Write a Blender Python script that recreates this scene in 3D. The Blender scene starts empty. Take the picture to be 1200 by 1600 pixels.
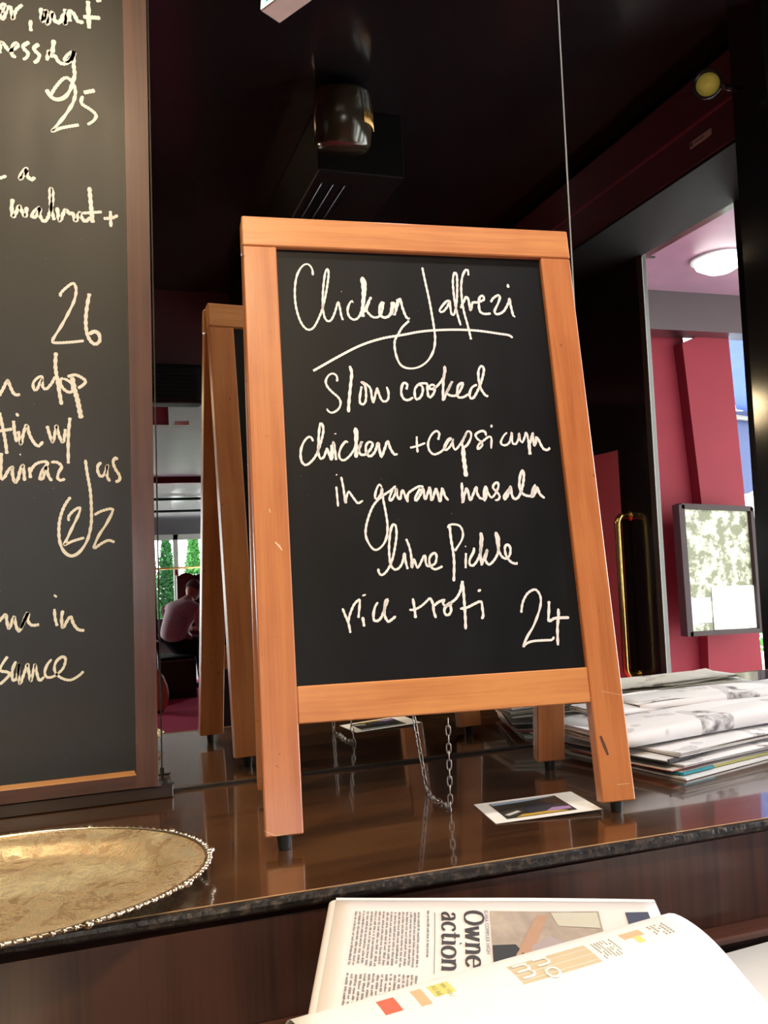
import bpy, bmesh, math, random
from mathutils import Vector, Matrix, noise
random.seed(7)
C_ = bpy.context.scene.collection
scene = bpy.context.scene

# ------------------------------------------------------------------ camera
CAM = Vector((-0.23997, -1.22859, 0.29957))
RIGHT = Vector((0.94833905, -0.31414642, -0.04432915))
UP = Vector((0.02511975, -0.06493637, 0.99757319))
FWD = Vector((0.31626262, 0.94715115, 0.05369042))
FPX = 1363.238
cd = bpy.data.cameras.new('camera'); cam = bpy.data.objects.new('camera', cd); C_.objects.link(cam)
cd.sensor_fit = 'VERTICAL'; cd.sensor_height = 32.0; cd.sensor_width = 24.0
cd.lens = FPX / 1600 * 32.0
cd.clip_start = 0.02; cd.clip_end = 200
mw = Matrix((RIGHT, UP, -FWD)).transposed().to_4x4(); mw.translation = CAM
cam.matrix_world = mw
scene.camera = cam
# ------------------------------------------------------------------ view, world, lights
scene.view_settings.view_transform = 'Standard'; scene.view_settings.look = 'None'
scene.view_settings.gamma = 1; scene.view_settings.use_curve_mapping = False
scene.view_settings.exposure = 0.5
scene.cycles.use_denoising = True
scene.cycles.max_bounces = 10; scene.cycles.glossy_bounces = 8; scene.cycles.diffuse_bounces = 4
scene.cycles.caustics_reflective = True; scene.cycles.caustics_refractive = False
scene.cycles.sample_clamp_indirect = 6
w = bpy.data.worlds.new('world'); scene.world = w; w.use_nodes = True
nt = w.node_tree; bg = nt.nodes['Background']
bg.inputs[0].default_value = (0.86, 0.93, 1.0, 1); bg.inputs[1].default_value = 8.0

def area(name, loc, target, sx, sy, power, color, portal=False, disk=False, spread=None):
    l = bpy.data.lights.new(name, 'AREA'); l.shape = 'DISK' if disk else 'RECTANGLE'
    l.size = sx
    if not disk: l.size_y = sy
    l.energy = power; l.color = color
    if spread: l.spread = spread
    if portal: l.cycles.is_portal = True
    o = bpy.data.objects.new(name, l); C_.objects.link(o); o.location = loc
    d = Vector(target) - Vector(loc); o.rotation_euler = d.to_track_quat('-Z', 'Y').to_euler()
    return o
# daylight enters through real openings: portals sample the sky there
area('door_portal', (2.22, -1.70, 0.28), (0, -1.70, 0.28), 0.6, 2.7, 1, (1, 1, 1), portal=True)
area('side_window_portal', (2.22, -0.42, 0.55), (0, -0.42, 0.55), 0.78, 1.7, 1, (1, 1, 1), portal=True)
area('far_window_portal', (1.0, -11.4, 0.2), (1.0, 0, 0.2), 7.0, 2.4, 1, (1, 1, 1), portal=True)
# warm downlights of the bar; the cool third is added to whiten the papers
WARM = (1.0, 0.77, 0.48)
DOWNLIGHTS = [(-0.30, -1.95, 1.90, 22), (-0.80, -0.66, 1.90, 11), (0.60, -0.80, 1.90, 6)]
ADDED_PENDANT = (-0.62, -3.70, 1.22)  # unseen lamp added to throw glare onto the tray
area('tray_glare_light', (ADDED_PENDANT[0], ADDED_PENDANT[1]+.07, ADDED_PENDANT[2]), (-.62, 0, .15), .22, .22, 9, WARM, disk=True)
for i, (x, y, z, p) in enumerate(DOWNLIGHTS):
    area('downlight', (x, y, z - 0.035), (x, y + 0.25, 0), 0.14, 0.14, p, WARM if x < 0 else (.95, .96, 1.0), disk=True, spread=math.radians(150))  # the cool one is the added light that whitens the papers

# ------------------------------------------------------------------ helpers
def ray(px, py): return (px - 600) / FPX * RIGHT + (800 - py) / FPX * UP + FWD
def atY(px, py, Y):      # point of the sight line on the plane y = Y
    d = ray(px, py); return CAM + d * ((Y - CAM.y) / d.y)
def atZ(px, py, Z):
    d = ray(px, py); return CAM + d * ((Z - CAM.z) / d.z)
def atX(px, py, X):
    d = ray(px, py); return CAM + d * ((X - CAM.x) / d.x)
def room(v): return Vector((v.x, -v.y, v.z))   # seen in the wall mirror (plane y = 0) -> where it stands in the room

def tag(o, label=None, cat=None, group=None, kind=None):
    if label: o['label'] = label
    if cat: o['category'] = cat
    if group: o['group'] = group
    if kind: o['kind'] = kind
    return o
def empty(name, loc, label=None, cat=None, group=None, M=None, kind=None):
    o = bpy.data.objects.new(name, None); C_.objects.link(o)
    o.empty_display_size = 0.05
    o.matrix_basis = M if M is not None else Matrix.Translation(loc)
    WM[o.name] = o.matrix_basis.copy()
    return tag(o, label, cat, group, kind)
WM = {}
def link(name, me, mat=None, parent=None, M=None, smooth=False):
    """me is in the space of M (world matrix of the new object)."""
    o = bpy.data.objects.new(name, me); C_.objects.link(o)
    M = M if M is not None else Matrix.Identity(4)
    if mat: me.materials.append(mat)
    if smooth:
        for p in me.polygons: p.use_smooth = True
    if parent is not None:
        o.parent = parent; o.matrix_basis = WM[parent.name].inverted() @ M
    else: o.matrix_basis = M
    WM[o.name] = M.copy()
    return o
def bm_obj(name, bm, mat=None, parent=None, M=None, smooth=False, recenter=True):
    if M is None and recenter:
        if parent is not None: M = Matrix.Translation(WM[parent.name].translation)
        elif bm.verts:
            lo = [min(v.co[i] for v in bm.verts) for i in range(3)]; hi = [max(v.co[i] for v in bm.verts) for i in range(3)]
            M = Matrix.Translation(((lo[0]+hi[0])/2, (lo[1]+hi[1])/2, lo[2]))
        bm.transform(M.inverted())
    me = bpy.data.meshes.new(name); bm.normal_update(); bm.to_mesh(me); bm.free()
    return link(name, me, mat, parent, M, smooth)
def add_box(bm, lo, hi, bev=0.0, M=None, seg=1):
    t = bmesh.new(); bmesh.ops.create_cube(t, size=1)
    s = [hi[i]-lo[i] for i in range(3)]; c = [(hi[i]+lo[i])/2 for i in range(3)]
    bmesh.ops.scale(t, vec=s, verts=t.verts); bmesh.ops.translate(t, vec=c, verts=t.verts)
    if bev: bmesh.ops.bevel(t, geom=t.edges[:], offset=bev, segments=seg, affect='EDGES', profile=0.6)
    if M is not None: t.transform(M)
    merge(bm, t)
def merge(bm, t):
    me = bpy.data.meshes.new('tmp'); t.to_mesh(me); t.free(); bm.from_mesh(me); bpy.data.meshes.remove(me)
def box(name, lo, hi, mat, parent=None, bev=0.0, M=None, seg=1):
    bm = bmesh.new(); add_box(bm, lo, hi, bev, None, seg)
    return bm_obj(name, bm, mat, parent, M)
def add_prism(bm, pts, off):
    """polygon pts (3D) extruded by vector off"""
    a = [bm.verts.new(p) for p in pts]; b = [bm.verts.new(Vector(p) + off) for p in pts]
    n = len(pts); bm.faces.new(a); bm.faces.new(b[::-1])
    for i in range(n): bm.faces.new((a[(i+1) % n], a[i], b[i], b[(i+1) % n]))
def prism(name, pts, off, mat, parent=None):
    bm = bmesh.new(); add_prism(bm, pts, Vector(off)); bmesh.ops.recalc_face_normals(bm, faces=bm.faces)
    return bm_obj(name, bm, mat, parent)
def add_tube(bm, pts, r, n=8, closed=False, cap=True):
    pts = [Vector(p) for p in pts]; R = r if isinstance(r, (list, tuple)) else [r]*len(pts)
    rings = []; up = None; m = len(pts)
    for i, p in enumerate(pts):
        a = pts[(i-1) % m] if (i > 0 or closed) else p; b = pts[(i+1) % m] if (i < m-1 or closed) else p
        d = (b-a).normalized()
        if up is None:
            up = Vector((0, 0, 1)) if abs(d.z) < .9 else Vector((1, 0, 0))
        s = d.cross(up).normalized(); up = s.cross(d).normalized()
        rings.append([bm.verts.new(p + (s*math.cos(2*math.pi*k/n) + up*math.sin(2*math.pi*k/n))*R[i]) for k in range(n)])
    for i in range(m if closed else m-1):
        A, B = rings[i], rings[(i+1) % m]
        for k in range(n): bm.faces.new((A[k], B[k], B[(k+1) % n], A[(k+1) % n]))
    if cap and not closed:
        bm.faces.new(rings[0]); bm.faces.new(rings[-1][::-1])
    bmesh.ops.recalc_face_normals(bm, faces=bm.faces)
def add_lathe(bm, prof, c, n=32, axis=None, sx=1, sy=1):
    c = Vector(c); rings = []
    Q = Vector((0, 0, 1)).rotation_difference(Vector(axis)).to_matrix() if axis else Matrix.Identity(3)
    for r, z in prof:
        rings.append([bm.verts.new(c + Q @ Vector((r*sx*math.cos(2*math.pi*k/n), r*sy*math.sin(2*math.pi*k/n), z))) for k in range(n)])
    for i in range(len(rings)-1):
        for k in range(n): bm.faces.new((rings[i][k], rings[i][(k+1) % n], rings[i+1][(k+1) % n], rings[i+1][k]))
    if prof[0][0] > 1e-6: bm.faces.new(rings[0][::-1])
    if prof[-1][0] > 1e-6: bm.faces.new(rings[-1])
    bmesh.ops.remove_doubles(bm, verts=bm.verts, dist=1e-6); bmesh.ops.recalc_face_normals(bm, faces=bm.faces)
def smooth_path(pts, step):
    """Catmull-Rom through 2D points"""
    P = [pts[0]] + list(pts) + [pts[-1]]; out = []
    for i in range(1, len(P)-2):
        p0, p1, p2, p3 = P[i-1], P[i], P[i+1], P[i+2]
        L = math.dist(p1, p2); n = max(1, min(14, int(L/step)))
        for k in range(n):
            t = k/n
            out.append(tuple(0.5*((2*p1[j]) + (-p0[j]+p2[j])*t + (2*p0[j]-5*p1[j]+4*p2[j]-p3[j])*t*t + (-p0[j]+3*p1[j]-3*p2[j]+p3[j])*t**3) for j in (0, 1)))
    out.append(tuple(P[-2])); return out
def add_ribbon(bm, pts, w, to3, h, nib=None, taper=True):
    """a chalk stroke: pts 2D, w width, to3(x, y, lift) -> 3D"""
    n = len(pts); L = []; Rr = []
    for i, p in enumerate(pts):
        a = pts[max(0, i-1)]; b = pts[min(n-1, i+1)]
        dx, dy = b[0]-a[0], b[1]-a[1]; l = math.hypot(dx, dy) or 1; dx, dy = dx/l, dy/l
        ww = w*(0.92 + 0.16*math.sin(i*1.3+p[0]*900))
        if nib: ww = nib[0] + (nib[1]-nib[0])*abs(dy)
        if taper and (i == 0 or i == n-1): ww *= 0.55
        L.append(bm.verts.new(to3(p[0]-dy*ww/2, p[1]+dx*ww/2, h))); Rr.append(bm.verts.new(to3(p[0]+dy*ww/2, p[1]-dx*ww/2, h)))
    for i in range(n-1): bm.faces.new((L[i], Rr[i], Rr[i+1], L[i+1]))

# ------------------------------------------------------------------ materials
def srgb(r, g, b):
    f = lambda c: (c/255/12.92) if c/255 <= .04045 else ((c/255+.055)/1.055)**2.4
    return (f(r), f(g), f(b), 1)
def N(nt, t, **k):
    n = nt.nodes.new(t)
    for a, b in k.items(): setattr(n, a, b)
    return n
def base(name, col, rough=.5, metal=0., spec=.5, coat=0., coat_r=.1):
    m = bpy.data.materials.new(name); m.use_nodes = True; b = m.node_tree.nodes['Principled BSDF']
    b.inputs['Base Color'].default_value = col; b.inputs['Roughness'].default_value = rough
    b.inputs['Metallic'].default_value = metal; b.inputs['Specular IOR Level'].default_value = spec
    b.inputs['Coat Weight'].default_value = coat; b.inputs['Coat Roughness'].default_value = coat_r
    return m, m.node_tree, b
def mixcol(nt, fac, a, b):
    n = N(nt, 'ShaderNodeMix', data_type='RGBA'); nt.links.new(fac, n.inputs[0])
    for s, v in ((6, a), (7, b)):
        if isinstance(v, tuple): n.inputs[s].default_value = v
        else: nt.links.new(v, n.inputs[s])
    return n.outputs[2]
def ramp(nt, src, stops):
    r = N(nt, 'ShaderNodeValToRGB'); nt.links.new(src, r.inputs[0]); e = r.color_ramp.elements
    e[0].position, e[0].color = stops[0][0], (stops[0][1],)*3 + (1,)
    e[1].position, e[1].color = stops[-1][0], (stops[-1][1],)*3 + (1,)
    for p, v in stops[1:-1]: q = e.new(p); q.color = (v,)*3 + (1,)
    return r.outputs[0]
def noise_n(nt, scale, sc=(1, 1, 1), detail=4, rough=.55, coord='Object', dist=0.):
    tc = N(nt, 'ShaderNodeTexCoord'); mp = N(nt, 'ShaderNodeMapping'); mp.inputs['Scale'].default_value = sc
    nt.links.new(tc.outputs[coord], mp.inputs[0]); n = N(nt, 'ShaderNodeTexNoise')
    n.inputs['Scale'].default_value = scale; n.inputs['Detail'].default_value = detail; n.inputs['Roughness'].default_value = rough
    n.inputs['Distortion'].default_value = dist
    nt.links.new(mp.outputs[0], n.inputs[0]); return n.outputs[0]
def bump(nt, b, src, strength, dist=.001):
    n = N(nt, 'ShaderNodeBump'); n.inputs['Strength'].default_value = strength; n.inputs['Distance'].default_value = dist
    nt.links.new(src, n.inputs['Height']); nt.links.new(n.outputs[0], b.inputs['Normal'])
def plain(name, col, rough=.5, metal=0., var=.12, scale=30, spec=.5, coat=0., bmp=0.):
    m, nt, b = base(name, col, rough, metal, spec, coat)
    n = noise_n(nt, scale)
    dark = tuple(c*(1-var) for c in col[:3]) + (1,); lite = tuple(min(1, c*(1+var)) for c in col[:3]) + (1,)
    nt.links.new(mixcol(nt, n, dark, lite), b.inputs['Base Color'])
    if bmp: bump(nt, b, n, bmp)
    return m
def wood(name, c1, c2, axis, rough=.35, coat=.3, scale=1.0, spots=False, coat_r=.15):
    m, nt, b = base(name, c1, rough, coat=coat, coat_r=coat_r)
    s = {'x': (3, 60, 60), 'y': (60, 3, 60), 'z': (60, 60, 3)}[axis]
    s2 = {'x': (6, 260, 260), 'y': (260, 6, 260), 'z': (260, 260, 6)}[axis]
    n1 = noise_n(nt, 1.2*scale, s, 5, .6, dist=.4); n2 = noise_n(nt, 1.5*scale, s2, 3, .6); n3 = noise_n(nt, 9*scale, (1, 1, 1), 3)
    ad = N(nt, 'ShaderNodeMath', operation='MULTIPLY_ADD'); nt.links.new(n2, ad.inputs[0]); ad.inputs[1].default_value = .35; nt.links.new(n1, ad.inputs[2])
    ad2 = N(nt, 'ShaderNodeMath', operation='MULTIPLY_ADD'); nt.links.new(n3, ad2.inputs[0]); ad2.inputs[1].default_value = .45; nt.links.new(ad.outputs[0], ad2.inputs[2])
    col = mixcol(nt, ramp(nt, ad2.outputs[0], [(.66, 0), (1.08, 1)]), c1, c2)
    if spots:
        n4 = noise_n(nt, 75, (1, 1, 1), 2, .5); col = mixcol(nt, ramp(nt, n4, [(.70, 0), (.76, 1)]), col, tuple(c*.55 for c in c1[:3]) + (1,))
    nt.links.new(col, b.inputs['Base Color']); bump(nt, b, n2, .12, .0006)
    return m
def emit(name, col, s):
    m, nt, b = base(name, col, .5); b.inputs['Emission Color'].default_value = col; b.inputs['Emission Strength'].default_value = s
    return m
def newsprint(name, paper, ink, colw, lineh, cover=.55, tint=None):
    """paper with columns of small print: columns along local x, lines along local y"""
    m, nt, b = base(name, paper, .65, spec=.25)
    tc = N(nt, 'ShaderNodeTexCoord'); sp = N(nt, 'ShaderNodeSeparateXYZ'); nt.links.new(tc.outputs['Object'], sp.inputs[0])
    def M(op, a, bb): 
        n = N(nt, 'ShaderNodeMath', operation=op)
        for i, v in enumerate((a, bb)):
            if isinstance(v, (int, float)): n.inputs[i].default_value = v
            else: nt.links.new(v, n.inputs[i])
        return n.outputs[0]
    cx = M('FRACT', M('DIVIDE', sp.outputs[0], colw), 0); cy = M('FRACT', M('DIVIDE', sp.outputs[1], lineh), 0)
    col = M('MULTIPLY', M('GREATER_THAN', cx, .08), M('LESS_THAN', cx, .94)); line = M('LESS_THAN', cy, .5)
    wn = noise_n(nt, 1, (900, 1/lineh, 1), 2, .8); words = M('GREATER_THAN', wn, .44)
    blk = noise_n(nt, 14, (1, 1, .2), 1); area_ = M('LESS_THAN', blk, cover)
    msk = M('MULTIPLY', M('MULTIPLY', col, line), M('MULTIPLY', words, area_)); msk = M('MULTIPLY', msk, .75)
    c = mixcol(nt, msk, paper, ink)
    if tint:
        pic = noise_n(nt, 9, (1, 1, .3), 2); pic2 = noise_n(nt, 60, (1, 1, 1), 4)
        pc = mixcol(nt, ramp(nt, pic2, [(.35, 0), (.65, 1)]), tint, paper)
        c = mixcol(nt, ramp(nt, pic, [(.60, 0), (.61, 1)]), c, pc)
    nt.links.new(c, b.inputs['Base Color'])
    return m

M_ = {}
M_['legwood'] = wood('varnished_wood_upright', (.42, .125, .036, 1), (.57, .205, .066, 1), 'z', .38, .35, spots=True)
M_['railwood'] = wood('varnished_wood_rail', (.52, .180, .058, 1), (.70, .300, .105, 1), 'x', .36, .35)
M_['shelfwood'] = wood('dark_lacquered_wood', (.028, .012, .005, 1), (.072, .031, .012, 1), 'x', .22, .9, scale=.6, coat_r=.05)
M_['panelwood'] = wood('dark_panel_wood', (.030, .011, .008, 1), (.080, .030, .018, 1), 'z', .4, .3, scale=.5, coat_r=.15)
M_['framewood'] = wood('reddish_frame_wood', (.052, .019, .012, 1), (.100, .037, .023, 1), 'z', .38, .3, scale=1)
M_['framerail'] = wood('reddish_frame_wood_rail', (.045, .016, .010, 1), (.085, .030, .018, 1), 'x', .38, .3)
M_['ledge'] = wood('near_black_wood', (.010, .005, .004, 1), (.026, .011, .007, 1), 'x', .3, .25, coat_r=.1)
def chalkboard(name, c, sp):
    m, nt, b = base(name, c, .5, spec=sp)
    n = noise_n(nt, 5, (1, 1, .35), 5, .6); n2 = noise_n(nt, 160, (1, 1, 1), 2)
    cc = mixcol(nt, ramp(nt, n, [(.4, 0), (.75, 1)]), c, tuple(x*1.8+.001 for x in c[:3]) + (1,))
    cc = mixcol(nt, ramp(nt, n2, [(.76, 0), (.80, .25)]), cc, (.3, .3, .3, 1))
    nt.links.new(cc, b.inputs['Base Color']); nt.links.new(ramp(nt, n, [(.3, .36), (.7, .50)]), b.inputs['Roughness'])
    return m
M_['slate'] = chalkboard('black_chalkboard', (.006, .0065, .008, 1), .18)
M_['slate2'] = chalkboard('menu_chalkboard', (.006, .006, .0045, 1), .5)
M_['chalk'] = plain('white_chalk_ink', (.93, .93, .92, 1), .7, var=.15, scale=160, spec=.2)
M_['chalk2'] = plain('cream_chalk_ink', (.93, .92, .80, 1), .7, var=.15, scale=120, spec=.2)
M_['rubber'] = plain('black_rubber', (.012, .014, .015, 1), .45)
M_['steel'] = plain('nickel_chain', (.42, .37, .33, 1), .3, 1.0)
m, nt, b = base('silvered_mirror', (.76, .75, .75, 1), 0.0, 1.0); n = noise_n(nt, 3); nt.links.new(mixcol(nt, n, (.69, .68, .61, 1), (.73, .72, .65, 1)), b.inputs['Base Color']); M_['mirror'] = m
M_['glassedge'] = plain('polished_glass_edge', (.35, .38, .36, 1), .2, spec=.8)
M_['darkmetal'] = plain('dark_metal_channel', (.03, .025, .022, 1), .4, .6)
M_['brass'] = plain('polished_brass', (.72, .46, .16, 1), .22, 1.0, var=.2)
M_['maroon'] = plain('maroon_gloss_paint', (.050, .008, .013, 1), .35, var=.2, scale=6, coat=.2)
M_['maroondark'] = plain('dark_maroon_paint', (.020, .008, .010, 1), .3, var=.2, scale=6, coat=.4)
M_['blackceil'] = plain('black_gloss_ceiling', (.010, .008, .009, 1), .16, var=.2, scale=4, spec=.6)
M_['mauve'] = plain('mauve_gloss_ceiling', (.17, .075, .115, 1), .38, var=.3, scale=5, spec=.35, bmp=.6)
M_['redwall'] = plain('red_wall_paint', (.135, .010, .018, 1), .6, var=.1, scale=5, spec=.15)
M_['redtrim'] = plain('red_beam_paint', (.16, .012, .025, 1), .35)
M_['carpet'] = plain('crimson_carpet', (.88, .055, .18, 1), .8, var=.2, scale=8, bmp=.5)
M_['black'] = plain('gloss_black_paint', (.008, .008, .009, 1), .12, spec=.6)
M_['blackmat'] = plain('black_satin_plastic', (.005, .0045, .0045, 1), .55, spec=.12)
M_['greytrim'] = plain('grey_edge_trim', (.26, .26, .24, 1), .35)
M_['cream'] = plain('cream_plastic', (.75, .66, .60, 1), .45)
M_['white'] = plain('white_paint', (.8, .8, .8, 1), .5)
M_['paper'] = plain('white_paper', (.82, .82, .83, 1), .6, var=.04, spec=.2)
M_['papergrey'] = plain('grey_news_edge', (.50, .46, .43, 1), .7, var=.25, scale=120)
M_['news'] = newsprint('newspaper_print', (.80, .79, .79, 1), (.14, .13, .13, 1), .042, .0028, .45)
M_['newspic'] = newsprint('newspaper_with_pictures', (.84, .83, .85, 1), (.2, .18, .18, 1), .05, .0032, .40, (.16, .14, .15, 1))
M_['ink'] = plain('black_print', (.045, .04, .045, 1), .6, var=.2)
M_['inkgrey'] = plain('grey_print', (.15, .13, .135, 1), .6, var=.35, scale=300)
M_['leaf'] = plain('hedge_leaf', (.085, .30, .07, 1), .6, var=.45, scale=12)
M_['leafdark'] = plain('dark_hedge_leaf', (.04, .16, .05, 1), .6, var=.4, scale=12)
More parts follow.
